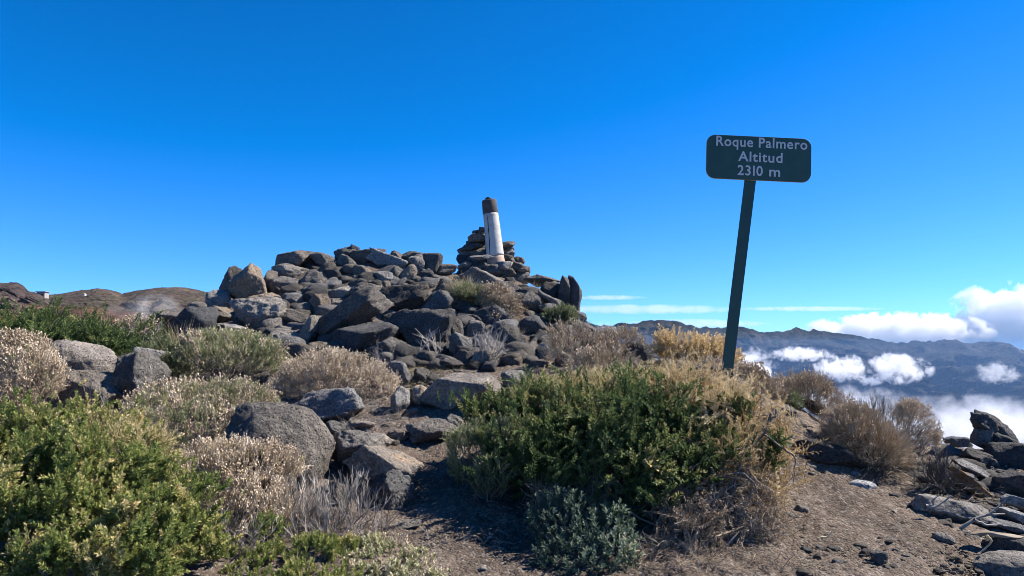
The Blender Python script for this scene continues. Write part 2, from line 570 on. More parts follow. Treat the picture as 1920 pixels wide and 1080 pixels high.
m_hill = slope_mat('red_brown_hill', [(0.040, 0.024, 0.018), (0.100, 0.050, 0.034), (0.16, 0.085, 0.055), (0.26, 0.17, 0.12)], 0.05, 3.5, (0.075, 0.068, 0.036))
m_crag = slope_mat('dark_crag', [(0.034, 0.026, 0.023), (0.054, 0.041, 0.036), (0.082, 0.062, 0.052), (0.13, 0.10, 0.085)], 0.05, 2.0)
m_gray = slope_mat('grey_green_hill', [(0.040, 0.030, 0.024), (0.070, 0.052, 0.040), (0.105, 0.080, 0.060), (0.17, 0.135, 0.105)], 0.03, 3.0, (0.060, 0.058, 0.034))
hill = link('hill', relief_sheet('hill', [(-420, 556), (-200, 560), (0, 566), (80, 572), (160, 576), (240, 586), (300, 594), (360, 606), (460, 622), (560, 640)],
                                 330, 140, 760, 360, 130, 22, 40, m_hill, 61))
tag(hill, kind='structure')
hill2 = link('hill_beyond', relief_sheet('hill_beyond', [(60, 560), (85, 553), (110, 551), (150, 546), (168, 543), (185, 540), (205, 543), (218, 546), (232, 551), (250, 547), (270, 543),
                                                         (300, 540), (330, 538), (350, 540), (372, 544), (400, 549), (430, 556), (520, 566), (640, 580), (760, 600)],
                                         560, 300, 640, 420, 90, 12, 55, m_gray, 67))
tag(hill2, kind='structure')
crag = link('crag', relief_sheet('crag', [(-420, 520), (-300, 528), (-120, 522), (-40, 529), (10, 531), (36, 531), (46, 535), (56, 546), (66, 549), (80, 551), (100, 566), (130, 585)],
                                 420, 300, 600, 260, 70, 11, 28, m_crag, 71))
tag(crag, kind='structure')

# ------------------------------------------------------------------ haze and clouds
def volume_mat(name):
    m = bpy.data.materials.new(name)
    m.use_nodes = True
    n, l = m.node_tree.nodes, m.node_tree.links
    n.remove(n['Principled BSDF'])
    pv = n.new('ShaderNodeVolumePrincipled')
    l.new(pv.outputs[0], n['Material Output'].inputs['Volume'])
    return m, n, l, pv


HAZE_D = 3.3e-5
m_haze, n, l, pv = volume_mat('haze')
pv.inputs['Density'].default_value = HAZE_D
pv.inputs['Color'].default_value = (0.30, 0.55, 1.0, 1)
pv.inputs['Anisotropy'].default_value = 0.1
bm = bmesh.new()
bmesh.ops.create_cube(bm, size=1.0)
me = bpy.data.meshes.new('haze')
bm.to_mesh(me)
bm.free()
me.materials.append(m_haze)
haze = link('haze', me)
haze.scale = (24000, 12000, 960)
haze.location = (0, 5000, 70 - 480)
tag(haze, kind='stuff')


def ico(sub):
    bm = bmesh.new()
    bmesh.ops.create_icosphere(bm, subdivisions=sub, radius=1.0)
    V = np.array([v.co[:] for v in bm.verts])
    Fc = np.array([[v.index for v in f.verts] for f in bm.faces], np.int32)
    bm.free()
    return V, Fc


ICO = {s: ico(s) for s in (1, 2, 3, 4, 5)}


def cloud(name, px, py, w, h, d, depth, density, freq, thresh, seed, gain=2.6, flat=0.0, step=0.6, color=(1, 1, 1), aniso=0.0, nw=3.4):
    """a body of vapour of its own size at its own distance"""
    m, n, l, pv = volume_mat(name + '_vapour')
    tc = n.new('ShaderNodeTexCoord')
    sx, sz = w * d / F / 2, h * d / F / 2
    mp = n.new('ShaderNodeMapping')
    k = freq / sz
    mp.inputs['Scale'].default_value = (sx * k, depth / 2 * k, sz * k)
    mp.inputs['Location'].default_value = (seed * 3.1, seed * 1.7, seed * 5.3)
    l.new(tc.outputs['Object'], mp.inputs['Vector'])
    nz = noise(n, l, mp.outputs[0], 1.0, 9, 0.62, 0.25)
    ln = n.new('ShaderNodeVectorMath')
    ln.operation = 'LENGTH'
    l.new(tc.outputs['Object'], ln.inputs[0])
    fall = math_node(n, l, 'SUBTRACT', 1.0, math_node(n, l, 'POWER', ln.outputs['Value'], 1.8))
    s = math_node(n, l, 'ADD', math_node(n, l, 'MULTIPLY', nz.outputs['Fac'], nw), math_node(n, l, 'MULTIPLY', fall, 1.0))
    s = math_node(n, l, 'MULTIPLY', math_node(n, l, 'SUBTRACT', s, thresh), gain, True)
    # nothing reaches the hull of the body
    edge = math_node(n, l, 'MULTIPLY', fall, 6.0, True)
    s = math_node(n, l, 'MULTIPLY', s, edge)
    l.new(math_node(n, l, 'MULTIPLY', s, density), pv.inputs['Density'])
    pv.inputs['Color'].default_value = (*color, 1)
    pv.inputs['Anisotropy'].default_value = aniso
    m.cycles.volume_step_rate = step
    V, Fc = ICO[3]
    o = link(name, mesh_np(name, V, Fc, m))
    o.location = at(px, py, d)
    o.scale = (sx, depth / 2, sz)
    return o


c = cloud('cumulus_cloud', 1900, 605, 300, 165, 24000, 1300, 0.0028, 2.1, 1.9, 3, 7.0, 0, 0.35)
tag(c, 'tall white cumulus cloud rising behind the right end of the ridge', 'cloud')
c = cloud('cumulus_cloud', 1690, 625, 400, 90, 23500, 1300, 0.0042, 1.8, 1.9, 5, 6.0, 0, 0.35)
tag(c, 'long low bank of white cloud lying along the ridge crest', 'cloud')
PUFF = 'small white clouds drifting in front of the mountain'
for px, py, w, h, d, dep, seed, lab in [
    (1418, 697, 90, 100, 3300, 260, 7, 'white cloud puff just right of the sign post foot'),
    (1500, 664, 120, 34, 3500, 260, 8, 'thin flat white cloud puff under the ridge right of the post'),
    (1574, 690, 110, 62, 3400, 260, 9, 'roundest white cloud puff hanging mid way down the mountainside'),
    (1685, 690, 130, 70, 3400, 240, 10, 'slanting torn white cloud wisp on the mountainside'),
    (1632, 714, 50, 26, 3400, 160, 12, 'tiny faint cloud puff between the round puff and the slanting wisp'),
    (1870, 700, 90, 50, 3500, 200, 13, 'faint grey cloud wisp near the right edge of the mountainside'),
]:
    o = cloud('cloud_puff', px, py, w, h, d, dep, 0.026 if seed != 13 else 0.010, 1.5, 3.25, seed, 2.2, nw=5.4)
    tag(o, lab, 'cloud', PUFF)
o = cloud('mist_wisp', 1140, 622, 60, 50, 900, 40, 0.020, 0.9, 2.1, 15, 1.2)
tag(o, 'thin mist wisp rising beside the right foot of the stone heap', 'mist')
o = cloud('mist_wisp', 282, 585, 190, 80, 120, 9, 0.10, 0.9, 2.1, 16, 1.0)
tag(o, 'bluish mist wisp drifting over the red hillside at left', 'mist')
# the sea of cloud in the valley
o = cloud('cloud_sea', 1830, 812, 560, 150, 3300, 1000, 0.0042, 1.6, 2.7, 21, 1.3, nw=4.8)
tag(o, 'pale sea of cloud filling the valley below the summit', 'cloud', None, 'stuff')
o = cloud('cloud_sea', 1560, 755, 330, 80, 3300, 500, 0.006, 1.3, 2.9, 22, 1.5, nw=4.8)
tag(o, 'pale arm of valley cloud behind the two round bushes', 'cloud', None, 'stuff')
for px, py, w, h, seed, lab in [(1142, 558, 150, 9, 31, 'thin white cloud streak beside the twin upright stones'),
                                (1200, 580, 420, 20, 32, 'long faint cloud streak low over the ridge'),
                                (1520, 579, 300, 10, 33, 'faint cloud streak right of the sign post'),
                                (1300, 607, 300, 20, 34, 'faint cloud streak touching the ridge crest')]:
    o = cloud('cloud_streak', px, py, w, h, 25000, 1500, 0.0006, 0.3, 1.7, seed, 1.5)
    tag(o, lab, 'cloud', 'thin cloud streaks low in the sky')
# ------------------------------------------------------------------ stones
def rock_shape(sub, style, seed, dims, front=False):
    """an angular boulder: a unit direction field cut by random planes, with broken, pitted faces"""
    r_ = np.random.default_rng(seed)
    V, Fc = ICO[sub]
    npl = {'a': 9, 'r': 17, 's': 9, 'p': 13}[style]
    P = r_.normal(size=(npl, 3))
    P /= np.linalg.norm(P, axis=1)[:, None]
    # spread the cuts a little apart
    for _ in range(6):
        D = P[:, None] - P[None]
        L = np.linalg.norm(D, axis=2) + np.eye(npl)
        P = P + 0.06 * (D / L[..., None] ** 3).sum(1)
        P /= np.linalg.norm(P, axis=1)[:, None]
    dist = r_.uniform(0.62, 1.0, npl) if style != 'r' else r_.uniform(0.84, 1.0, npl)
    if front:                              # one large flat broken face towards the path
        f = np.array([-0.32 + 0.15 * r_.normal(), -0.92, 0.10 + 0.15 * r_.normal()])
        P = np.r_[P, [f / np.linalg.norm(f)]]
        dist = np.r_[dist, 0.52]
    # always something flat above
    P = np.r_[P, [[0.10 * r_.normal() + 0.15, 0.15, 1.0]]]
    P[-1] /= np.linalg.norm(P[-1])
    dist = np.r_[dist, 0.84 if style != 's' else 0.75]
    c = V @ P.T
    rad = np.where(c > 0.08, dist / np.maximum(c, 0.08), 9.0)
    k = {'a': 75.0, 'r': 12.0, 's': 65.0, 'p': 34.0}[style]
    rad = -np.log(np.exp(-k * np.minimum(rad, 3.0)).sum(1)) / k
    X = V * np.clip(rad, 0.3, 1.5)[:, None]
    dm = np.asarray(dims, float)
    off = r_.uniform(-50, 50, 3)
    W_ = X * dm / max(dm.max(), 1e-6)
    rough = 1.0
    if front:                              # the broken face stays smoother than the weathered crust
        rough = 1 - 0.75 * np.clip((V @ P[npl] - 0.55) * 4, 0, 1)
    n1 = fbm(W_ * 2.6 + off, 3, seed % 97)
    n2 = fbm(W_ * 7.5 + off, 4, seed % 89 + 7, 0.6, True)
    n3 = fbm(W_ * 19 + off, 3, seed % 83 + 3, 0.65)
    n3 = np.where(n3 < 0, n3 * 1.8, n3 * 0.7)      # pits bite deeper than bumps stand out
    amp = {'a': (0.07, 0.055, 0.026), 'r': (0.07, 0.045, 0.040), 's': (0.08, 0.055, 0.026), 'p': (0.09, 0.095, 0.045)}[style]
    dr = amp[0] * n1 + (amp[1] * n2 + amp[2] * n3) * rough
    # stepped breaks: the crust has come off in plates
    n4 = fbm(W_ * 3.4 + off + 9.0, 3, seed % 61, 0.45) * 4.5
    fl = np.floor(n4)
    st_ = (fl + np.clip((n4 - fl) * 6.0, 0, 1)) / 4.5
    dr = dr + {'a': 0.085, 'r': 0.035, 's': 0.09, 'p': 0.10}[style] * st_ * (0.4 + 0.6 * rough)
    X = X * (1 + dr)[:, None]
    X -= (X.max(0) + X.min(0)) / 2
    X /= (X.max(0) - X.min(0)) / 2         # fills its box exactly
    return X, Fc


def stone_mesh(name, sub, style, seed, size, mat, front=False, roll=0.0):
    X, Fc = rock_shape(sub, style, seed, size, front)
    X = X * np.asarray(size) / 2
    if roll:
        c_, s_ = math.cos(roll), math.sin(roll)
        X = X @ np.array([[c_, 0, -s_], [0, 1, 0], [s_, 0, c_]]).T
    return mesh_np(name, X, Fc, mat)


# px, py, w, h (photograph pixels), roll in degrees, style (+f: flat face to the path), material, distance (0: rests on the ground seen there), label
ROCKS = [
    # --- crest of the heap, left to right
    (438, 531, 42, 52, 0, 'p', 'dark', 11.9, 'rough dark shoulder stone at the far left of the heap crest'),
    (474, 541, 80, 84, 36, 'af', 'tan', 11.6, 'large peaked boulder with pale tan right face at the left end of the heap'),
    (504, 533, 30, 44, 0, 'a', 'soot', 12.1, 'narrow black stone wedged right of the peaked tan boulder'),
    (553, 489, 66, 36, 6, 'sf', 'dark', 12.7, 'long dark slab lying on the upper left of the heap crest'),
    (605, 490, 46, 34, -14, 'af', 'grey', 12.7, 'sloping grey block right of the long crest slab'),
    (545, 512, 64, 36, -6, 'p', 'grey', 12.4, 'rough pitted grey boulder directly under the long crest slab'),
    (648, 479, 46, 36, 18, 'p', 'dark', 12.9, 'rough dark rounded stone at the highest part of the crest'),
    (667, 473, 20, 28, 10, 'a', 'soot', 12.9, 'small upright pointed stone at the highest part of the crest'),
    (693, 488, 66, 42, 12, 'af', 'soot', 12.9, 'broad smooth black stone on the crest right of the pointed stone'),
    (726, 491, 74, 38, -18, 'sf', 'grey', 12.7, 'tilted grey wedge with a smooth dark front on the crest'),
    (745, 486, 36, 32, -20, 'p', 'dark', 12.9, 'small rough stone behind the tilted wedge on the crest'),
    (782, 484, 52, 28, -8, 'a', 'dark', 12.9, 'flat topped dark stone near the middle of the crest'),
    (780, 501, 30, 42, 0, 'p', 'grey', 12.6, 'knobbly pitted grey stone under the flat topped crest stone'),
    (809, 497, 38, 36, 0, 'rf', 'soot', 12.7, 'round smooth black stone on the crest left of the gap'),
    (834, 507, 46, 30, 14, 'p', 'dark', 12.8, 'low dark stone at the right end of the crest beside the cairn'),
    (582, 503, 40, 30, 0, 'a', 'dark', 12.85, 'dark stone filling the gap between the crest slab and the sloping grey block'),
    (1030, 552, 40, 40, 0, 'a', 'soot', 12.0, 'black block filling the corner left of the twin upright stones'),
    # --- second course
    (540, 536, 64, 36, 4, 'p', 'grey', 12.0, 'rough grey stone under the pitted boulder left of the heap'),
    (599, 534, 60, 46, 0, 'p', 'dark', 12.0, 'bluish dark boulder with a hollow front in the upper heap'),
    (555, 562, 62, 34, 0, 'sf', 'dark', 11.6, 'dark overhanging slab above the tan ridged stone'),
    (655, 501, 46, 40, -30, 'a', 'dark', 12.5, 'dark stone leaning under the highest rough crest stone'),
    (637, 518, 44, 30, 0, 'a', 'soot', 12.3, 'black angular stone right of the hollow bluish boulder'),
    (677, 518, 34, 34, 0, 'rf', 'dark', 12.2, 'rounded dark cobble with a split front in the upper heap'),
    (713, 526, 56, 32, -4, 'af', 'grey', 12.1, 'wedge shaped grey stone below the tilted crest wedge'),
    (741, 517, 36, 38, -20, 'r', 'dark', 12.2, 'smooth rounded dark stone beside the tan egg shaped stone'),
    (765, 519, 30, 42, -30, 'r', 'tan', 12.2, 'tan egg shaped stone standing in the upper heap'),
    (800, 521, 40, 40, -40, 'af', 'soot', 12.3, 'black wedge leaning right of the tan egg shaped stone'),
    (822, 530, 46, 26, 0, 'a', 'dark', 12.3, 'low black stone below the round crest stone'),
    (655, 543, 52, 18, 0, 's', 'grey', 12.0, 'thin flat grey slab above the smooth grey stone'),
    (640, 556, 54, 36, 18, 'a', 'grey', 11.6, 'smooth grey stone in the middle of the heap'),
    (688, 553, 52, 38, 0, 'p', 'dark', 11.5, 'dark pitted stone with a pale drip left of the longest block'),
    (752, 563, 104, 64, 14, 'af', 'soot', 11.3, 'longest smooth black block in the middle of the heap'),
    (818, 570, 80, 50, 10, 'af', 'dark', 11.2, 'dark block with a pale right end above the big domed boulder'),
    (835, 547, 40, 26, 0, 'p', 'dark', 11.7, 'rough dark stone left of the grass tuft on the heap'),
    (870, 577, 52, 30, -25, 'af', 'dark', 11.2, 'dark wedge under the left end of the grass tuft'),
    # --- big faces at the foot
    (492, 594, 90, 68, 4, 'p', 'tan', 10.5, 'big round tan pitted boulder at the lower left of the heap'),
    (490, 560, 56, 22, 10, 'p', 'tan', 11.0, 'flattish tan stone resting on the big round tan boulder'),
    (562, 598, 74, 34, -16, 's', 'tan', 10.6, 'tan ridged stone sloping down to the right in the left heap'),
    (599, 575, 42, 46, 8, 'af', 'tan', 10.9, 'upright stone with a bright tan right half in the heap'),
    (628, 572, 28, 20, 0, 'a', 'grey', 11.2, 'small grey stone between the bright tan stone and the slanting boulder'),
    (652, 594, 132, 66, 28, 'af', 'soot', 10.1, 'long slanting boulder with a smooth black front'),
    (678, 640, 134, 84, 18, 'af', 'soot', 9.6, 'huge smooth black faced boulder behind the bleached bush'),
    (797, 623, 108, 86, 6, 'af', 'soot', 9.8, 'large domed boulder with rough grey crown at the heap foot'),
    (728, 662, 72, 60, 30, 'pf', 'dark', 9.2, 'dark boulder with ragged pale rim below the domed boulder'),
    (733, 604, 36, 32, 0, 'p', 'dark', 10.2, 'small knobbly stone between the slanting and domed boulders'),
    (541, 638, 62, 42, -8, 'p', 'grey', 9.8, 'rough grey cobble above the smooth grey block on the left'),
    (578, 622, 32, 56, -32, 'a', 'pale', 9.9, 'tilted stone column with a pale square top'),
    (595, 658, 44, 30, 0, 'p', 'tan', 9.5, 'small tan cobble sitting behind the bleached bush'),
    (533, 676, 54, 48, -6, 'a', 'grey', 9.3, 'smooth grey block beside the sage bush under the heap'),
    (560, 640, 60, 60, 0, 'af', 'soot', 10.2, 'black stone in the hollow behind the tilted column'),
    (412, 567, 46, 50, 10, 'p', 'grey', 11.4, 'rough grey stone at the left foot of the peaked tan boulder'),
    (430, 594, 60, 34, -20, 'a', 'tan', 11.0, 'tan sloping stone half in shadow left of the round tan boulder'),
    (325, 601, 104, 34, 0, 's', 'grey', 9.9, 'wide flat grey slab on the left shoulder of the summit'),
    (364, 612, 76, 62, 0, 'af', 'soot', 9.5, 'dark pyramid shaped stone in front of the wide flat slab'),
    (370, 573, 28, 14, 0, 'p', 'grey', 10.6, 'small grey stone on the ground behind the flat slab'),
    (405, 596, 44, 22, 0, 's', 'dark', 10.6, 'low dark stone between pyramid stone and heap'),
    (425, 617, 60, 18, 0, 's', 'grey', 9.8, 'thin grey slab above the sage bush left of the heap'),
    # --- right flank
    (903, 527, 84, 46, -14, 'a', 'grey', 12.3, 'broad sloping grey slab right under the white pillar'),
    (925, 603, 66, 50, 0, 'af', 'soot', 10.8, 'black stone below the reddish dry bush on the heap'),
    (879, 599, 42, 22, -8, 's', 'dark', 10.6, 'thin dark slab above the upright tan stone'),
    (890, 626, 32, 44, 0, 'a', 'tan', 10.2, 'upright tan stone right of the domed boulder'),
    (857, 622, 22, 46, 0, 'p', 'grey', 10.0, 'narrow pitted stone tucked against the domed boulder'),
    (953, 649, 92, 76, -38, 'af', 'dark', 9.7, 'large slab leaning right with a black front face'),
    (991, 617, 62, 52, 20, 'af', 'soot', 10.4, 'black block with rough crown right of the reddish bush'),
    (1000, 571, 58, 48, -22, 'a', 'dark', 11.5, 'dark sloping block on the right flank of the heap'),
    (1016, 528, 60, 26, -8, 's', 'dark', 12.4, 'flat dark stone on the right shoulder below the pillar'),
    (1040, 538, 28, 26, -30, 'a', 'dark', 12.2, 'small dark stone just left of the twin upright stones'),
    (1056, 557, 32, 66, 4, 'af', 'soot', 11.9, 'left one of the two tall upright black stones on the right flank'),
    (1075, 558, 30, 70, -2, 'af', 'soot', 11.85, 'right one of the two tall upright black stones on the right flank'),
    (962, 551, 34, 24, 0, 'a', 'dark', 12.0, 'small dark block under the right end of the cairn'),
    (975, 564, 28, 26, 0, 'a', 'dark', 11.8, 'small squarish stone left of the sloping dark block'),
    (1008, 551, 38, 20, -10, 's', 'grey', 12.0, 'flat grey stone under the flat dark shoulder stone'),
    (1036, 570, 60, 24, -34, 's', 'dark', 11.5, 'sloping slab running down below the upright stones'),
    (1038, 582, 50, 26, -8, 's', 'grey', 11.2, 'grey slab just above the small green bush'),
    (1025, 607, 40, 30, 0, 'p', 'grey', 10.7, 'rough grey stone left of the small green bush'),
    (1052, 625, 46, 28, 0, 's', 'grey', 10.4, 'layered grey slab under the small green bush'),
    (1080, 597, 34, 34, -30, 'a', 'dark', 11.0, 'dark stone at the foot of the right upright stone'),
    (1100, 620, 62, 30, -28, 's', 'dark', 10.8, 'dark slab sloping down at the right edge of the heap'),
    (1008, 645, 32, 28, 0, 'rf', 'grey', 10.0, 'smooth rounded grey cobble in the right heap'),
    (1034, 670, 44, 46, 0, 'a', 'grey', 9.3, 'grey block behind the top of the big green bush'),
    (1126, 636, 44, 30, -25, 'a', 'dark', 10.6, 'last dark stone of the heap before the far mountain'),
    (985, 668, 44, 40, 0, 'af', 'soot', 9.5, 'black stone in the cleft right of the leaning slab'),
    # --- the apron in front of the heap
    (868, 737, 150, 80, 4, 'af', 'grey', 0, 'large pale topped slab left of the big green bush'),
    (966, 712, 50, 34, 0, 'p', 'grey', 0, 'rough grey stone touching the back of the green bush'),
    (811, 811, 92, 56, 6, 'p', 'dark', 0, 'rough dark boulder beside the path above its bend'),
    (855, 798, 54, 46, -20, 'a', 'grey', 0, 'smooth grey stone leaning on the rough dark boulder by the path'),
    (786, 747, 36, 48, -6, 'r', 'tan', 0, 'brownish upright cobble left of the pale topped slab'),
    (752, 753, 36, 58, 4, 'a', 'grey', 0, 'upright grey stone at the right edge of the bleached bush'),
    (745, 706, 50, 54, 0, 'pf', 'grey', 0, 'rough grey stone above the upright grey one'),
    (790, 706, 30, 30, 0, 'p', 'grey', 0, 'small grey stone right of the rough stone above the bleached bush'),
    (842, 680, 56, 32, -12, 'a', 'dark', 0, 'dark shiny wedge lying on dry litter at the heap foot'),
    (864, 648, 38, 42, 0, 'p', 'grey', 9.3, 'pitted round grey stone at the foot of the heap'),
    (912, 676, 54, 34, 0, 'a', 'dark', 0, 'low dark stone under the grey dead twigs'),
    (938, 684, 50, 54, -30, 'p', 'grey', 9.1, 'grey speckled stone right of the grey dead twigs'),
    (908, 648, 40, 34, 0, 'a', 'grey', 9.4, 'grey stone behind the grey dead twigs'),
    (527, 850, 184, 176, 0, 'r', 'dark', 5.55, 'biggest smooth rounded boulder in the left foreground'),
    (621, 762, 122, 74, 6, 'pf', 'grey', 0, 'grey boulder nestled in front of the bleached bush'),
    (628, 804, 38, 36, 10, 'a', 'dark', 0, 'small dark angular stone right of the biggest boulder'),
    (674, 797, 60, 26, 6, 'p', 'grey', 0, 'flat rough stone in front of the dry twig litter'),
    (665, 838, 110, 66, -4, 'a', 'tan', 5.75, 'smooth tan grey block leaning on the biggest boulder'),
    (722, 868, 140, 78, -12, 'af', 'streak', 5.45, 'big tan slab with an orange streaked top beside the path'),
    (735, 935, 84, 110, -4, 'p', 'dark', 5.25, 'dark pitted boulder under the tan slab at the path edge'),
    (752, 985, 70, 20, 8, 's', 'tan', 0, 'thin flat tan stone lying at the path edge'),
    (640, 930, 34, 46, 10, 'a', 'tan', 5.15, 'small tan stone seen through the bare grey twigs'),
    (718, 830, 40, 32, 0, 'p', 'grey', 0, 'knobbly grey stone above the tan slab'),
    (745, 820, 40, 28, 0, 'p', 'tan', 0, 'crumbly tan stone left of the rough dark path boulder'),
    # --- left rocks
    (152, 690, 152, 110, -6, 'r', 'grey', 7.5, 'large round backed boulder among the left bushes'),
    (262, 718, 104, 124, -8, 'p', 'grey', 7.1, 'boulder with a flat sloping top right of the round backed one'),
    (176, 748, 130, 100, 0, 'pf', 'dark', 7.0, 'dark undercut boulder below the round backed one'),
    (108, 722, 80, 80, 0, 'p', 'grey', 7.2, 'rough boulder half behind the bleached bush at the left edge'),
    (280, 672, 52, 40, 0, 'a', 'grey', 7.7, 'pale grey stone at the upper right of the left boulders'),
    (60, 790, 46, 36, 0, 'a', 'pale', 0, 'pale stone under the bleached bush at the left edge'),
    (498, 713, 36, 28, 0, 'a', 'grey', 0, 'small grey stone between the sage bush and the bleached bush'),
    # --- right side
    (1548, 850, 130, 58, -10, 'af', 'soot', 6.05, 'black faced slab lying under the brown twig bush'),
    (1613, 912, 56, 26, -4, 'r', 'pale', 0, 'smooth pale grey oval stone on the bare dirt'),
    (1792, 829, 46, 18, 0, 's', 'soot', 0, 'low black stone on the brow left of the leaning outcrop'),
    (1838, 860, 66, 34, -20, 'a', 'soot', 0, 'black angular rock below the leaning outcrop'),
    (1893, 862, 84, 60, 0, 'af', 'soot', 6.7, 'big black rock at the right edge under the outcrop'),
    (1905, 905, 80, 52, -10, 'af', 'dark', 6.0, 'dark sloping rock at the right edge beside the orange plate'),
    (1838, 890, 90, 26, -34, 's', 'grey', 6.2, 'thin grey slab leaning above the orange plate'),
    (1812, 906, 84, 34, -32, 's', 'rust', 5.9, 'orange brown plate of stone tilted on edge'),
    (1790, 962, 142, 62, -10, 'sf', 'grey', 5.3, 'flat grey slab with a dark front beside the bare dirt'),
    (1908, 943, 56, 28, -18, 's', 'pale', 5.35, 'topmost pale stone of the stack at the right edge'),
    (1897, 966, 64, 28, -18, 's', 'pale', 5.2, 'middle pale stone of the stack at the right edge'),
    (1888, 987, 70, 28, -14, 's', 'grey', 5.1, 'lowest grey stone of the stack at the right edge'),
    (1884, 1028, 72, 56, -4, 'af', 'soot', 4.75, 'squarish blue black block under the weathered wood at right'),
    (1895, 1072, 130, 64, 0, 'r', 'grey', 4.4, 'rounded grey boulder in the bottom right corner'),
    (1770, 1010, 40, 26, -16, 'r', 'grey', 0, 'small grey cobble below the flat grey slab'),
    (1812, 1012, 60, 40, -20, 'p', 'soot', 4.95, 'dark crumbly stone under the pale driftwood'),
    (1420, 715, 50, 40, -28, 'p', 'dark', 7.4, 'dark rock on the brow just right of the sign post'),
    (1200, 666, 52, 42, 0, 'p', 'soot', 9.2, 'dark jagged rock left of the golden bush'),
    (1178, 690, 70, 30, -6, 's', 'grey', 8.5, 'grey slab behind the straw coloured top of the green bush'),
    (1160, 655, 40, 24, -20, 'a', 'dark', 9.9, 'dark stone behind the dry bushes left of the golden bush'),
    (1478, 772, 40, 26, -20, 'a', 'dark', 0, 'dark stone in front of the grass tufted bush'),
    (1530, 765, 60, 28, -34, 'p', 'dark', 7.15, 'dark brow rock behind the grass tufted bush'),
    (1648, 1048, 32, 32, 10, 'a', 'dark', 0, 'dark reddish angular stone at the bottom of the bare dirt'),
    (1580, 929, 18, 18, 0, 'a', 'dark', 0, 'small dark stone left of the pale oval stone'),
    (1503, 958, 30, 22, 0, 'a', 'dark', 0, 'reddish dark stone near the dead right side of the big bush'),
    (1462, 935, 34, 18, -8, 's', 'pale', 0, 'white flat stone at the right edge of the big bush'),
    (1672, 1013, 34, 12, 0, 's', 'dark', 0, 'thin dark flat stone in the middle of the bare dirt'),
    (1680, 964, 36, 22, 6, 'a', 'tan', 0, 'brown stone left of the flat grey slab'),
    (1570, 876, 28, 20, 0, 'a', 'grey', 0, 'small grey stone in front of the black faced slab'),
    (1602, 890, 20, 14, 0, 'r', 'grey', 0, 'tiny grey stone below the brown twig bush'),
    (905, 1068, 30, 14, 0, 'p', 'grey', 0, 'grey stone lying in the shadow at the bottom of the path'),
    (1500, 801, 26, 14, 0, 'a', 'dark', 0, 'small dark stone above the black faced slab'),
]
for k, (px, py, w, h, roll, st, mk, d, lab) in enumerate(ROCKS):
    if not d:
        d = hit(px, min(py + 0.32 * h, 1079)) + 0.15 * w / F * 6
    s = d / F
    gw = 1.22 if d > 8.9 else 1.10
    W_, H_ = w * s * gw, h * s * gw
    D_ = (0.62 * max(W_, H_) + 0.35 * min(W_, H_))
    a = math.radians(roll)
    if roll:                                   # size before rolling so that the outline keeps its box
        ca, sa = abs(math.cos(a)), abs(math.sin(a))
        det = max(ca * ca - sa * sa, 0.35)
        w0, h0 = (W_ * ca - H_ * sa) / det, (H_ * ca - W_ * sa) / det
        W_, H_ = min(max(w0, 0.75 * W_), 1.05 * W_), min(max(h0, 0.72 * H_), 1.0 * H_)
    sub = 5 if w * h > 5200 else 4 if w * h > 500 else 3
    me = stone_mesh('rock', sub, st[0], 300 + k * 7, (W_, D_, H_), ROCK[mk], 'f' in st, a)
    o = link('boulder' if w * h > 5000 else 'rock', me, None, at(px, py, d))
    tag(o, lab, 'rock')

# the leaning outcrop on the right brow, a beak of layered lava
def outcrop():
    d = 7.0
    o = tag(link('outcrop', None, None, at(1870, 838, d)), 'dark beak shaped outcrop leaning left on the right brow', 'rock')
    s = d / F
    for k, (px, py, w, h, roll, st) in enumerate([(1868, 815, 118, 46, 40, 'p'), (1842, 793, 52, 34, 30, 'p'), (1842, 824, 44, 44, 60, 'a'), (1888, 836, 84, 32, 32, 'p'), (1915, 846, 70, 30, 14, 'a')]):
        me = stone_mesh('lava_block', 4, st, 900 + k, (w * s, 46 * s, h * s), ROCK['soot' if k % 2 else 'dark'], False, -math.radians(roll))
        c = link('lava_block', me, o)
        c.location = at(px, py, d - 0.03 * k) - o.location
    return o


outcrop()

# filler stones of the heap: parts of the heap, sharing fourteen shapes
heap_at = at(760, 700, 8.6)
heap = tag(link('stone_heap', None, None, heap_at), 'broad mound of dark volcanic stones carrying the white pillar', 'stone heap')
PROTO = []
for k in range(14):
    X, Fc = rock_shape(3, 'aprs'[k % 4], 2000 + k, (1, 0.9, 0.75), k % 3 == 0)
    for mk in ('dark', 'grey', 'soot', 'tan'):
        PROTO.append((mk, mesh_np('stone', X * 0.5, Fc, ROCK[mk])))
HEAP_POLY = [(300, 640), (400, 560), (440, 520), (520, 490), (640, 478), (760, 490), (850, 520), (960, 512), (1030, 540), (1100, 595), (1160, 650), (1130, 680), (1000, 690),
             (900, 690), (700, 690), (560, 700), (480, 660), (400, 660)]


def inside(px, py, poly):
    r = False
    j = len(poly) - 1
    for i in range(len(poly)):
        xi, yi = poly[i]
        xj, yj = poly[j]
        if (yi > py) != (yj > py) and px < (xj - xi) * (py - yi) / (yj - yi) + xi:
            r = not r
        j = i
    return r


def scatter(poly, n, seed):
    r_ = random.Random(seed)
    xs = [p[0] for p in poly]
    ys = [p[1] for p in poly]
    out = []
    while len(out) < n:
        x, y = r_.uniform(min(xs), max(xs)), r_.uniform(min(ys), max(ys))
        if inside(x, y, poly):
            out.append((x, y))
    out = np.array(out)
    ds = ground_hit(out[:, 0], out[:, 1])
    return [(x, y, d) for (x, y), d in zip(out, ds) if d == d]


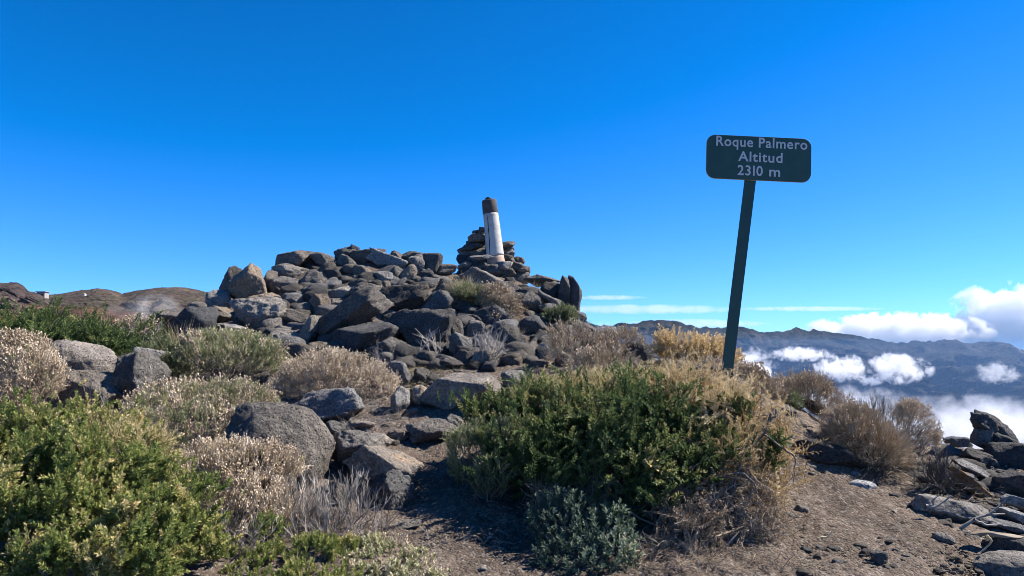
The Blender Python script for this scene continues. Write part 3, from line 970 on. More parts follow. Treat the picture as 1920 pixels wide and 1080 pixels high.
r_ = random.Random(5)
nfill = 0
for x, y, d in scatter(HEAP_POLY, 345, 21):
    if nfill >= 298:
        break
    mk, me = r_.choice([p for p in PROTO if p[0] != 'tan' or r_.random() < 0.3])
    o = link('stone', me, heap)
    sz = r_.choice([0.15, 0.19, 0.23, 0.27, 0.32]) * r_.uniform(0.8, 1.2)
    o.location = at(x, y, d + 0.04) - heap_at
    o.scale = (sz * 1.25, sz * 1.1, sz * r_.uniform(0.65, 1.0))
    o.rotation_euler = (r_.uniform(-0.5, 0.5), r_.uniform(-0.5, 0.5), r_.uniform(0, 6.28))
    nfill += 1

# loose stones that nothing tells apart
def loose(poly, n, seed, sizes, label, group, name='stone', mats=('dark', 'grey', 'tan', 'soot')):
    r_ = random.Random(seed)
    for x, y, d in scatter(poly, n, seed):
        mk, me = r_.choice([p for p in PROTO if p[0] in mats])
        o = link(name, me)
        sz = r_.choice(sizes) * r_.uniform(0.75, 1.25) * min(1.0, (d / 5.5) ** 1.5)
        o.location = at(x, y, d) + Vector((0, 0, sz * 0.10))
        o.scale = (sz * 1.2, sz * 1.1, sz * r_.uniform(0.55, 0.9))
        o.rotation_euler = (r_.uniform(-0.3, 0.3), r_.uniform(-0.3, 0.3), r_.uniform(0, 6.28))
        tag(o, label, 'stone', group)


DIRT = [(1470, 890), (1560, 870), (1640, 890), (1740, 960), (1800, 1020), (1850, 1078), (1500, 1078), (1480, 980)]
loose(DIRT, 120, 31, (0.025, 0.035, 0.05, 0.08), 'small loose stone lying on the bare dirt slope at right', 'small stones on the bare dirt slope')
loose([(1500, 790), (1560, 800), (1600, 880), (1500, 880), (1470, 800)], 16, 32, (0.05, 0.08), 'little stone on the earth between the two bushes right of the sign', 'little stones right of the sign')
loose([(1640, 880), (1750, 850), (1910, 850), (1910, 930), (1740, 930)], 60, 33, (0.06, 0.09, 0.14, 0.2), 'dark broken stone on the brow below the leaning outcrop', 'broken stones on the right brow')
loose([(1720, 960), (1900, 940), (1910, 1010), (1800, 1020)], 26, 34, (0.06, 0.09, 0.12), 'broken stone around the flat grey slab and the driftwood', 'broken stones by the driftwood', 'stone', ('soot', 'dark', 'grey'))
loose([(600, 780), (780, 690), (840, 700), (780, 780), (770, 840), (620, 830)], 44, 35, (0.06, 0.09, 0.13), 'grey stone on the litter between the heap and the path', 'stones between heap and path')
loose([(790, 845), (850, 835), (830, 900), (820, 1000), (790, 1050), (770, 1000)], 40, 36, (0.02, 0.03, 0.045), 'pebble on the earth path', 'pebbles on the earth path', 'pebble')
loose([(1000, 660), (1180, 650), (1420, 700), (1300, 720), (1080, 700)], 36, 37, (0.08, 0.12, 0.18), 'dark stone among the dry bushes behind the big green bush', 'stones behind the big green bush')
loose([(330, 660), (480, 690), (560, 720), (500, 740), (300, 720)], 20, 38, (0.08, 0.12, 0.16), 'stone between the sage bushes left of the heap', 'stones between the sage bushes')

loose([(690, 655), (860, 640), (1010, 640), (1010, 690), (720, 700)], 40, 45, (0.12, 0.18, 0.25), 'broken dark stone at the foot of the summit heap, on the lower slope', 'broken stones at the foot of the heap', 'stone', ('dark', 'soot', 'grey'))

# gravel nobody could count
def grit(name, poly, n, seed, lo, hi, mat):
    P = scatter(poly, n, seed)
    r_ = np.random.default_rng(seed)
    V0, F0 = ICO[1]
    m_ = len(P)
    pos = np.array([at(x, y, d)[:] for x, y, d in P])
    sz = r_.uniform(lo, hi, m_) * r_.choice([0.6, 1, 1.6], m_)
    V = V0[None] * (1 + 0.25 * r_.normal(size=(m_, len(V0), 1))) * sz[:, None, None] * np.array([1.2, 1.1, 0.7])
    V = V + pos[:, None]
    Fa = (F0[None] + (np.arange(m_) * len(V0))[:, None, None]).reshape(-1, 3)
    o = link(name, mesh_np(name, V.reshape(-1, 3), Fa, mat, False))
    return tag(o, kind='stuff')


loose(HEAP_POLY[2:] , 46, 39, (0.26, 0.32, 0.40), 'medium dark block in the body of the summit heap, wedged among larger boulders', 'medium blocks wedged in the summit heap', 'rock', ('dark', 'soot', 'grey'))
loose([(1000, 530), (1040, 545), (1060, 580), (1030, 600), (985, 560)], 14, 40, (0.16, 0.22, 0.28), 'dark stone on the right shoulder of the heap beside the twin upright stones', 'stones beside the twin upright stones', 'rock', ('dark', 'soot', 'grey'))
grit('gravel', DIRT, 2600, 41, 0.004, 0.011, ROCK['tan'])
grit('gravel', [(780, 845), (880, 830), (900, 900), (960, 980), (980, 1078), (800, 1078), (770, 1000)], 1200, 42, 0.004, 0.009, ROCK['tan'])
grit('gravel', [(1480, 760), (1640, 850), (1910, 850), (1910, 1000), (1700, 940), (1480, 880)], 2200, 43, 0.008, 0.022, ROCK['dark'])
grit('gravel', [(600, 780), (780, 680), (900, 700), (800, 780), (790, 850), (620, 830)], 1200, 44, 0.008, 0.02, ROCK['grey'])

# ------------------------------------------------------------------ the cairn wall and the white survey pillar
WALL = [(905, 431, 16, 8), (903, 438, 22, 9), (892, 437, 14, 7), (896, 447, 30, 11), (908, 453, 22, 9), (895, 457, 32, 11), (882, 464, 34, 11), (906, 465, 34, 13),
        (874, 474, 30, 14), (900, 476, 36, 14), (868, 487, 22, 14), (886, 489, 26, 14), (904, 492, 40, 16), (872, 499, 30, 12), (893, 503, 34, 14),
        (951, 459, 24, 8), (951, 467, 26, 9), (951, 476, 26, 9), (944, 486, 30, 13), (958, 489, 20, 14), (972, 489, 24, 12), (945, 500, 28, 16), (966, 502, 28, 14),
        (976, 508, 28, 16), (950, 514, 28, 14), (975, 523, 36, 22), (953, 527, 30, 14), (927, 508, 32, 16), (912, 507, 26, 16), (938, 518, 28, 14), (880, 512, 40, 14), (905, 518, 36, 14)]
wall_at = at(920, 515, 13.6)
wall = tag(link('dry_stone_cairn', None, None, wall_at), 'small stacked dry stone cairn hugging the base of the white pillar', 'cairn')
for k, (px, py, w, h) in enumerate(WALL):
    d = 13.9 if py < 495 else 13.4
    if k % 3 == 0:
        d -= 0.12
    s = d / F
    me = stone_mesh('stone', 3, 'pasa'[k % 4], 5000 + k, (w * s * r_.uniform(1.0, 1.35), 0.36, h * s * r_.uniform(1.25, 1.7)), ROCK[('dark', 'grey', 'soot', 'dark')[k % 4]], k % 2 == 0, math.radians(r_.uniform(-14, 14)))
    c = link('stone', me, wall)
    c.location = at(px, py, d) - wall_at


def lathe(prof, seg=48):
    """prof: (radius, z) from the bottom up; closed at both ends"""
    V, Fq, Ft = [], [], []
    for r0, z in prof:
        a = np.linspace(0, 2 * math.pi, seg, endpoint=False)
        V.append(np.c_[r0 * np.cos(a), r0 * np.sin(a), np.full(seg, z)])
    n_ = len(prof)
    for i in range(n_ - 1):
        for j in range(seg):
            k2 = (j + 1) % seg
            Fq.append((i * seg + j, i * seg + k2, (i + 1) * seg + k2, (i + 1) * seg + j))
    V = np.concatenate(V + [np.array([[0, 0, prof[0][1]], [0, 0, prof[-1][1]]])])
    for j in range(seg):
        k2 = (j + 1) % seg
        Ft.append((n_ * seg, k2, j))
        Ft.append((n_ * seg + 1, (n_ - 1) * seg + j, (n_ - 1) * seg + k2))
    return V, [np.array(Fq), np.array(Ft)]


def paint_mat(name, col, worn, scale=6.0, amount=0.5, rough=0.7, bump=0.25):
    m, n, l, b = newmat(name)
    tc = n.new('ShaderNodeTexCoord')
    a = noise(n, l, tc.outputs['Object'], scale, 7, 0.7, 0.4)
    r = ramp(n, [(0.48, (0, 0, 0)), (0.66, (1, 1, 1))])
    l.new(a.outputs['Fac'], r.inputs[0])
    c = mixc(n, l, math_node(n, l, 'MULTIPLY', r.outputs[0], amount), col, worn)
    l.new(c, b.inputs['Base Color'])
    b.inputs['Roughness'].default_value = rough
    bp = n.new('ShaderNodeBump')
    bp.inputs['Strength'].default_value = bump
    bp.inputs['Distance'].default_value = 0.01
    f = noise(n, l, tc.outputs['Object'], scale * 9, 5, 0.7)
    l.new(f.outputs['Fac'], bp.inputs['Height'])
    l.new(bp.outputs[0], b.inputs['Normal'])
    return m


m_white = paint_mat('white_limewash', (0.44, 0.43, 0.405), (0.24, 0.215, 0.185), 5.0, 0.75, 0.8, 0.6)
m_cap = paint_mat('bare_dark_concrete', (0.055, 0.052, 0.050), (0.11, 0.10, 0.095), 14.0, 0.7, 0.9, 0.6)
m_base = paint_mat('pinkish_concrete', (0.42, 0.30, 0.23), (0.26, 0.21, 0.17), 9.0, 0.7, 0.9, 0.5)
m_crack = paint_mat('crack_shade', (0.020, 0.019, 0.018), (0.03, 0.028, 0.026), 9.0, 0.5, 1.0, 0.5)
PD = 13.55
p_bot, p_top = at(931, 500, PD), at(917, 375, PD)
axis = p_top - p_bot
PH = axis.length
pil = tag(link('survey_pillar', None, None, p_bot), 'leaning white painted round pillar with a dark concrete cap', 'pillar')
pil.rotation_euler = axis.to_track_quat('Z', 'X').to_euler()
s = PD / F
RB, RT = 17.0 * s, 13.6 * s
zc = PH * 0.79


def prad(z):
    return RB + (RT - RB) * z / PH


nz = 26
prof = [(prad(z) * 1.0, z) for z in np.linspace(PH * 0.16, zc, nz)]
V, Fx = lathe(prof)
ang = np.arctan2(V[:, 1], V[:, 0])
lump = fbm(np.c_[V[:, 0] * 4, V[:, 1] * 4, V[:, 2] * 3], 3, 3) * 0.006
V[:, 0] *= 1 + lump / RB
V[:, 1] *= 1 + lump / RB
# angle of the crack down the left front; no groove is cut
ca = -math.pi / 2 - 0.55 + 0.22 * (V[:, 2] / PH - 0.5) * -1.0
dd = np.abs(((ang - ca + math.pi) % (2 * math.pi)) - math.pi)
shaft = link('shaft', mesh_np('shaft', V, Fx, m_white), pil)
# the crack: a thin jagged strip coloured dark for the shade inside it
zs = np.linspace(PH * 0.17, zc - 0.004, 40)
jag = 0.035 * fbm(np.c_[zs * 7, zs * 0, zs * 0], 3, 8)
cc = -math.pi / 2 - 0.50 + 0.30 * (0.5 - zs / PH) * -1 + jag
L, R_ = [], []
for zz, c_, in zip(zs, cc):
    for sd, lst in ((-1, L), (1, R_)):
        aa = c_ + sd * 0.045
        lst.append([[q * math.cos(aa), q * math.sin(aa), zz] for q in (prad(zz) * 1.012, prad(zz) * 0.9)])
L, R_ = np.array(L), np.array(R_)
V = np.concatenate([L[:, 0], R_[:, 0], L[:, 1], R_[:, 1]])
m_ = len(zs)
Fq = []
for i in range(m_ - 1):
    for a_, b_ in ((0, 1), (1, 3), (3, 2), (2, 0)):
        Fq.append((a_ * m_ + i, b_ * m_ + i, b_ * m_ + i + 1, a_ * m_ + i + 1))
link('crack', mesh_np('crack', V, np.array(Fq), m_crack, False), pil)
V, Fx = lathe([(prad(zc) * 1.0, zc + 0.001), (prad(zc) * 1.035, zc + 0.012), (prad(PH) * 1.04, PH - 0.03), (prad(PH) * 1.0, PH - 0.008), (prad(PH) * 0.9, PH)], 40)
V += fbm(V * 16, 3, 4)[:, None] * 0.006
link('cap', mesh_np('cap', V, Fx, m_cap), pil)
V, Fx = lathe([(RB * 1.02, -0.25), (RB * 1.02, 0.02), (RB * 0.98, PH * 0.12), (RB * 0.93, PH * 0.165)], 40)
V += fbm(V * 9, 3, 14)[:, None] * 0.014
link('foot', mesh_np('foot', V, Fx, m_base), pil)
o = link('stone', stone_mesh('stone', 3, 's', 7001, (0.135, 0.12, 0.06), ROCK['soot'], False, -0.2), None, at(916, 373, PD))
tag(o, 'little black stone balanced on top of the white pillar', 'stone')
o = link('stone_ledge', stone_mesh('stone_ledge', 4, 's', 7011, (50 * s, 0.26, 10 * s), ROCK['pale'], False, math.radians(4)), None, at(904, 483, 13.25))
tag(o, 'long pale flat stone laid like a ledge against the pillar foot', 'stone')

# ------------------------------------------------------------------ the summit sign
m_sign = paint_mat('dark_green_enamel', (0.020, 0.062, 0.040), (0.036, 0.082, 0.056), 4.0, 0.7, 0.45, 0.08)
m_post = paint_mat('dark_green_steel', (0.020, 0.058, 0.040), (0.034, 0.075, 0.054), 5.0, 0.5, 0.45, 0.06)
m_edge = paint_mat('pale_halo_edge', (0.45, 0.48, 0.48), (0.3, 0.32, 0.32), 8.0, 0.5, 0.5, 0.1)
m_letter = paint_mat('pale_lettering', (0.58, 0.565, 0.53), (0.45, 0.44, 0.42), 12.0, 0.4, 0.5, 0.0)
m_bolt = paint_mat('zinc_bolt', (0.4, 0.4, 0.39), (0.2, 0.2, 0.2), 9.0, 0.5, 0.4, 0.0)
SD = 6.55
sb, st_ = at(1361, 716, SD), at(1407, 336, SD)
sign = tag(link('summit_sign', None, None, sb), 'dark green metal summit sign leaning right on its post', 'sign')
s = SD / F


def frame_from(zax, yhint=Vector((0, 1, 0))):
    z = zax.normalized()
    x = yhint.cross(z).normalized()
    y = z.cross(x)
    return Matrix((x, y, z)).transposed().to_4x4()


def prism(outline, y0, y1, bev=0.0):
    """outline in x,z extruded along y with the rim softened"""
    bm = bmesh.new()
    vs_ = [bm.verts.new((x, y0, z)) for x, z in outline]
    f = bm.faces.new(vs_)
    e = bmesh.ops.extrude_face_region(bm, geom=[f])
    bmesh.ops.translate(bm, vec=(0, y1 - y0, 0), verts=[g for g in e['geom'] if isinstance(g, bmesh.types.BMVert)])
    bmesh.ops.recalc_face_normals(bm, faces=bm.faces)
    if bev:
        bmesh.ops.bevel(bm, geom=[ed for ed in bm.edges if abs(ed.verts[0].co.y - ed.verts[1].co.y) < 1e-6], offset=bev, segments=2, affect='EDGES', profile=0.5)
    return bm


def bm_obj(name, bm, mat, parent, smooth=False):
    me = bpy.data.meshes.new(name)
    bm.to_mesh(me)
    bm.free()
    me.materials.append(mat)
    if smooth:
        me.polygons.foreach_set('use_smooth', [True] * len(me.polygons))
    return link(name, me, parent)


pa = st_ - sb
PL = pa.length
Mp = frame_from(pa)
# folded channel: web to the front, two flanges going back
pw, pd_, pt = 21.0 * s, 0.045, 0.006
prof = [(-pw / 2, 0), (pw / 2, 0), (pw / 2, pd_), (pw / 2 - pt, pd_), (pw / 2 - pt, pt), (-pw / 2 + pt, pt), (-pw / 2 + pt, pd_), (-pw / 2, pd_)]
bm = bmesh.new()
lo = [bm.verts.new((x, y, -0.35)) for x, y in prof]
hi = [bm.verts.new((x, y, PL + 0.05)) for x, y in prof]
for i in range(8):
    j = (i + 1) % 8
    bm.faces.new((lo[i], lo[j], hi[j], hi[i]))
bm.faces.new(lo[::-1])
bm.faces.new(hi)
bmesh.ops.recalc_face_normals(bm, faces=bm.faces)
bmesh.ops.bevel(bm, geom=[e for e in bm.edges if abs(e.verts[0].co.z - e.verts[1].co.z) > 0.5], offset=0.002, segments=2, affect='EDGES')
post = bm_obj('post', bm, m_post, sign)
post.matrix_local = Matrix.Rotation(math.radians(-7), 4, 'Z') @ Mp if False else Mp @ Matrix.Rotation(math.radians(-14), 4, 'Z')
# the plate
tl, tr, bl, br = at(1326, 253, SD), at(1521.5, 262, SD), at(1322, 334, SD), at(1517, 343, SD)
ctr = (tl + tr + bl + br) / 4
pwid, phei = ((tr - tl).length + (br - bl).length) / 2, ((tl - bl).length + (tr - br).length) / 2
xax = ((tr - tl) + (br - bl)).normalized()
yax = Vector((0.0, 1, 0.0))
zax = xax.cross(yax).normalized()
yax = zax.cross(xax)
Mb = Matrix((xax, yax, zax)).transposed().to_4x4()
Mb.translation = ctr - sb + Vector((0, -0.012, 0))


def rrect(w, h, r0, k=8):
    out = []
    for cx, cz, a0 in ((w / 2 - r0, h / 2 - r0, 0), (-w / 2 + r0, h / 2 - r0, 90), (-w / 2 + r0, -h / 2 + r0, 180), (w / 2 - r0, -h / 2 + r0, 270)):
        for i in range(k + 1):
            a = math.radians(a0 + 90 * i / k)
            out.append((cx + r0 * math.cos(a), cz + r0 * math.sin(a)))
    return out


plate = bm_obj('panel', prism(rrect(pwid, phei, phei * 0.20), -0.012, 0.0, 0.0025), m_sign, sign)
plate.matrix_local = Mb
rim = bm_obj('halo_strip', prism(rrect(pwid + 0.006, phei + 0.006, phei * 0.205), 0.0005, 0.008, 0.001), m_edge, sign)  # pale strip behind the plate, coloured as a bright halo round its outline
rim.matrix_local = Mb


def word(txt, width, x, z, hgt):
    cu = bpy.data.curves.new('word', 'FONT')
    cu.body = txt
    cu.align_x = 'CENTER'
    cu.align_y = 'BOTTOM_BASELINE'
    cu.size = 1.0
    cu.offset = 0.018
    cu.extrude = 0.0
    cu.space_character = 1.10
    cu.resolution_u = 6
    tmp = bpy.data.objects.new('word', cu)
    COL.objects.link(tmp)
    bpy.context.view_layer.update()
    me = bpy.data.meshes.new_from_object(tmp.evaluated_get(bpy.context.evaluated_depsgraph_get()))
    bpy.data.objects.remove(tmp)
    me.name = 'word'
    v_ = np.array([p.co[:] for p in me.vertices])
    wdt = v_[:, 0].max() - v_[:, 0].min()
    v_[:, 0] -= (v_[:, 0].max() + v_[:, 0].min()) / 2
    v_[:, 0] *= width / wdt
    v_[:, 1] *= hgt
    out = np.c_[v_[:, 0] + x, np.full(len(v_), -0.0165), v_[:, 1] + z]
    me.vertices.foreach_set('co', out.astype(np.float32).ravel())
    me.materials.clear()
    me.materials.append(m_letter)
    me.polygons.foreach_set('use_smooth', [False] * len(me.polygons))
    me.update()
    o = link('word', me, plate)
    return o


u = pwid / 195.5                    # one photograph pixel on the plate
for txt, wd, x_, z_ in (('Roque', 69, -46.5, 20.5), ('Palmero', 91, 44.0, 20.5), ('Altitud', 83, 2.0, -7.0), ('23I0', 47, -16.5, -33.5), ('m', 20.5, 29.5, -33.5)):
    word(txt, wd * u, x_ * u, z_ * u, 26.5 * u)
for z_ in (20, -22):
    bm = bmesh.new()
    bmesh.ops.create_cone(bm, cap_ends=True, segments=6, radius1=0.008, radius2=0.007, depth=0.008, matrix=Matrix.Rotation(math.pi / 2, 4, 'X'))
    c = bm_obj('bolt', bm, m_bolt, sign)
    c.matrix_local = Mp @ Matrix.Rotation(math.radians(-14), 4, 'Z')
    c.location = pa * ((PL - 0.05 * (1 if z_ > 0 else 1)) / PL) * 0 + Mp.to_3x3() @ Vector((0.0, 0.02, PL * (0.99 if z_ > 0 else 0.05))) + (Vector((0, 0.02, 0)) if z_ > 0 else Vector((0.0, -0.035, 0)))

# ------------------------------------------------------------------ tiny buildings on the far hill
m_conc = paint_mat('weathered_concrete', (0.30, 0.28, 0.25), (0.2, 0.19, 0.17), 0.6, 0.5, 0.9, 0.1)
m_win = paint_mat('dark_glass', (0.03, 0.035, 0.04), (0.05, 0.05, 0.05), 2.0, 0.5, 0.2, 0.0)
hb = at(80, 556, 415)
house = tag(link('flat_roofed_building', None, None, hb), 'tiny flat roofed building at the foot of the dark crag on the skyline', 'building')


def boxm(name, c, sz, mat, parent):
    bm = bmesh.new()
    bmesh.ops.create_cube(bm, size=1.0, matrix=Matrix.Translation(c) @ Matrix.Diagonal((*sz, 1)))
    bmesh.ops.bevel(bm, geom=bm.edges[:], offset=min(sz) * 0.05, segments=1, affect='EDGES')
    return bm_obj(name, bm, mat, parent)


boxm('wall', (0, 0, 0.6), (4.6, 4, 3.6), m_conc, house)
boxm('roof', (0.1, -0.1, 2.58), (5.6, 4.8, 0.32), m_conc, house)
boxm('window', (-1.0, -2.01, 0.9), (1.1, 0.08, 1.0), m_win, house)
boxm('window', (1.0, -2.01, 0.9), (1.1, 0.08, 1.0), m_win, house)
db = at(159, 553, 520)
dome = tag(link('white_dome', None, None, db), 'tiny white dome on the green brown hillside at left', 'dome')
V, Fx = lathe([(1.0, -1.5), (1.0, 0.0)], 24)
link('drum', mesh_np('drum', V, Fx, m_white), dome)
V, Fx = lathe([(1.06, 0.01)] + [(1.06 * math.cos(a), 0.01 + 1.06 * math.sin(a)) for a in np.linspace(0.1, 1.5, 8)], 24)
link('shell', mesh_np('shell', V, Fx, m_white), dome)
# ------------------------------------------------------------------ plants
class Proto:
    """a shoot of unit length along +z: vertices, faces, a tint offset per vertex and a wood flag per vertex"""
    def __init__(s):
        s.V, s.F3, s.T, s.n = [], [], [], 0

    def add(s, V, F_, t):
        V = np.asarray(V, float)
        s.V.append(V)
        s.F3.append(np.asarray(F_, np.int32) + s.n)
        s.T.append(np.broadcast_to(np.asarray(t, float), (len(V),)))
        s.n += len(V)

    def done(s):
        s.V = np.concatenate(s.V)
        s.F3 = np.concatenate(s.F3)
        s.T = np.concatenate(s.T)
        return s

    def tube(s, pts, r0, r1, t=0.0, k=3):
        pts = np.asarray(pts, float)
        m_ = len(pts)
        rad = np.linspace(r0, r1, m_)
        tan = np.gradient(pts, axis=0)
        tan /= np.linalg.norm(tan, axis=1)[:, None] + 1e-9
        up = np.array([0.31, 0.87, 0.38])
        x = np.cross(tan, up)
        x /= np.linalg.norm(x, axis=1)[:, None] + 1e-9
        y = np.cross(tan, x)
        a = np.linspace(0, 2 * math.pi, k, endpoint=False)
        V = pts[:, None] + rad[:, None, None] * (np.cos(a)[None, :, None] * x[:, None] + np.sin(a)[None, :, None] * y[:, None])
        F_ = []
        for i in range(m_ - 1):
            for j in range(k):
                q = (i * k + j, i * k + (j + 1) % k, (i + 1) * k + (j + 1) % k, (i + 1) * k + j)
                F_ += [(q[0], q[1], q[2]), (q[0], q[2], q[3])]
        s.add(V.reshape(-1, 3), F_, t)

    def leaf(s, p, d, ln, wd, side, t, cup=0.0):
        d = d / np.linalg.norm(d)
        sd = np.cross(d, side)
        sd /= np.linalg.norm(sd) + 1e-9
        nm = np.cross(sd, d)
        s.add([p, p + d * ln * 0.5 + sd * wd / 2 + nm * cup * ln, p + d * ln, p + d * ln * 0.5 - sd * wd / 2 + nm * cup * ln], [(0, 1, 2), (0, 2, 3)], [t - 0.10, t, t + 0.10, t])


def p_conifer(seed, nl=36, bend=0.25, ll=0.20, lw=0.075):
    """a plump worm-like shoot densely set with small leaves all round"""
    r = np.random.default_rng(seed)
    P = Proto()
    b = r.normal(size=2) * bend
    f = lambda t: np.array([b[0] * t * t, b[1] * t * t, t])
    P.tube([f(t) for t in (0, 0.5, 0.95)], 0.022, 0.010, -0.25)
    for k in range(nl):
        t = 0.12 + 0.88 * (k + 0.5) / nl
        a = k * 2.39996 + r.normal() * 0.2
        out = np.array([math.cos(a), math.sin(a), 0])
        d = out * (0.85 if t < 0.93 else 0.4) + np.array([0, 0, 0.55 + 0.5 * t]) + r.normal(size=3) * 0.15
        P.leaf(f(t) + out * 0.012, d, ll * (1.05 - 0.35 * t) * r.uniform(0.8, 1.2), lw, np.array([0, 0, 1.0]) + r.normal(size=3) * 0.3, r.normal() * 0.06 + 0.16 * (t - 0.45), 0.08)
    return P.done()


def p_sprig(seed, nl=13, ll=0.26, lw=0.075, start=0.3, up=1.3):
    """an upright sprig with narrow leaves held close to the stem"""
    r = np.random.default_rng(seed)
    P = Proto()
    b = r.normal(size=2) * 0.12
    f = lambda t: np.array([b[0] * t * t, b[1] * t * t, t])
    P.tube([f(t) for t in (0, 0.5, 0.95)], 0.016, 0.008, -0.25)
    for k in range(nl):
        t = start + (1 - start) * (k + 0.5) / nl
        a = k * 2.39996 + r.normal() * 0.3
        out = np.array([math.cos(a), math.sin(a), 0])
        P.leaf(f(t), out + np.array([0, 0, up]) + r.normal(size=3) * 0.2, ll * r.uniform(0.7, 1.2), lw * r.uniform(0.8, 1.3), np.array([0, 0, 1.0]) + out * 0.5, r.normal() * 0.10 + 0.25 * (t - 0.6), 0.10)
    return P.done()


TET = np.array([[1, 1, 1], [1, -1, -1], [-1, 1, -1], [-1, -1, 1]], float) * 0.8
TETF = [(0, 1, 2), (0, 3, 1), (0, 2, 3), (1, 3, 2)]
OCT = np.array([[1, 0, 0], [-1, 0, 0], [0, 1, 0], [0, -1, 0], [0, 0, 1.3], [0, 0, -1.0]], float)
OCTF = [(0, 2, 4), (2, 1, 4), (1, 3, 4), (3, 0, 4), (2, 0, 5), (1, 2, 5), (3, 1, 5), (0, 3, 5)]


def p_seed(seed, nb=5, bead=0.036):
    """a thin dry stalk, forking near the top, tipped with small pale seed heads"""
    r = np.random.default_rng(seed)
    P = Proto()
    P.tube([(0, 0, 0), (r.normal() * 0.03, r.normal() * 0.03, 0.55), (r.normal() * 0.05, r.normal() * 0.05, 0.9)], 0.015, 0.009, -0.15)
    for k in range(nb):
        z = r.uniform(0.5, 0.85)
        a = r.uniform(0, 6.28)
        tip = np.array([math.cos(a) * r.uniform(0.05, 0.24), math.sin(a) * r.uniform(0.05, 0.24), r.uniform(0.72, 1.08)])
        P.tube([(0, 0, z - 0.15), tip], 0.010, 0.006, -0.08)
        for q in range(r.integers(2, 5)):
            Rv = r.normal(size=(3, 3))
            P.add(TET @ np.linalg.qr(Rv)[0] * bead * r.uniform(0.6, 1.6) * np.array([0.8, 0.8, 1.4]) + tip + r.normal(size=3) * 0.045 * np.array([1, 1, 2.2]), TETF, r.normal() * 0.14 + 0.05)
    return P.done()


def p_twig(seed, n=7, r0=0.016, wild=0.35, curl=0.1):
    """a bare forked twig"""
    r = np.random.default_rng(seed)
    P = Proto()
    main = [np.zeros(3)]
    d = np.array([0, 0, 1.0])
    for k in range(4):
        d = d + r.normal(size=3) * curl
        d /= np.linalg.norm(d)
        main.append(main[-1] + d * 0.25)
    P.tube(main, r0, r0 * 0.35, -0.1)
    for k in range(n):
        i = r.integers(1, 4)
        a = r.uniform(0, 6.28)
        dd = np.array([math.cos(a) * wild, math.sin(a) * wild, 0.8])
        L = r.uniform(0.25, 0.55)
        pts = [main[i]]
        for q in range(2):
            dd = dd + r.normal(size=3) * curl + np.array([0, 0, 0.10])
            dd /= np.linalg.norm(dd)
            pts.append(pts[-1] + dd * L / 2)
        P.tube(pts, r0 * 0.55, r0 * 0.22, r.normal() * 0.12 + 0.08)
    return P.done()


def p_blade(seed, n=5, w=0.016):
    r = np.random.default_rng(seed)
    P = Proto()
    for k in range(n):
        a = r.uniform(0, 6.28)
        lean = r.uniform(0.05, 0.45)
        L = r.uniform(0.6, 1.05)
        pts = [np.array([math.cos(a) * lean * t * t, math.sin(a) * lean * t * t, t * L * (1 - 0.15 * lean * t)]) for t in (0, 0.35, 0.7, 1.0)]
        P.tube(pts, w * 0.5, w * 0.10, r.normal() * 0.15)
    return P.done()


PK = {
    'conifer': [p_conifer(k) for k in range(5)],
    'droop': [p_conifer(20 + k, 30, 0.55, 0.20, 0.055) for k in range(4)],
    'tuft': [p_conifer(40 + k, 30, 0.12, 0.34, 0.13) for k in range(4)],
    'sprig': [p_sprig(60 + k) for k in range(5)],
    'fatsprig': [p_sprig(80 + k, 15, 0.30, 0.13, 0.25, 1.0) for k in range(4)],
    'seed': [p_seed(100 + k) for k in range(5)],
    'twig': [p_twig(120 + k) for k in range(6)],
    'fine': [p_twig(140 + k, 7, 0.012, 0.30, 0.09) for k in range(6)],
    'wild': [p_twig(160 + k, 6, 0.014, 0.8, 0.22) for k in range(6)],
    'blade': [p_blade(180 + k) for k in range(5)],
}


def plant_mesh(name, protos, pos, dirs, ln, tint, mat, seed, fat=1.0):
    """many shoots, joined: pos, dirs (n,3), ln (n), tint (n)"""
    r = np.random.default_rng(seed)
    n_ = len(pos)
    dirs = dirs / (np.linalg.norm(dirs, axis=1)[:, None] + 1e-9)
    a = r.normal(size=(n_, 3))
    x = np.cross(a, dirs)
    x /= np.linalg.norm(x, axis=1)[:, None] + 1e-9
    y = np.cross(dirs, x)
    Rm = np.stack([x * fat, y * fat, dirs], axis=2) * np.asarray(ln)[:, None, None]
    which = r.integers(0, len(protos), n_)
    Vs, Fs, Ts, base = [], [], [], 0
    for k, P in enumerate(protos):
        sel = np.where(which == k)[0]
        if not len(sel):
            continue
        V = np.einsum('nij,vj->nvi', Rm[sel], P.V) + pos[sel][:, None]
        nv = len(P.V)
        Vs.append(V.reshape(-1, 3))
        Fs.append((P.F3[None] + (np.arange(len(sel)) * nv)[:, None, None]).reshape(-1, 3) + base)
        Ts.append((P.T[None] + np.asarray(tint)[sel][:, None]).ravel())
        base += len(sel) * nv
    return mesh_np(name, np.concatenate(Vs), np.concatenate(Fs), mat, False, {'tint': np.clip(np.concatenate(Ts), 0, 1)})


TRI = [0]


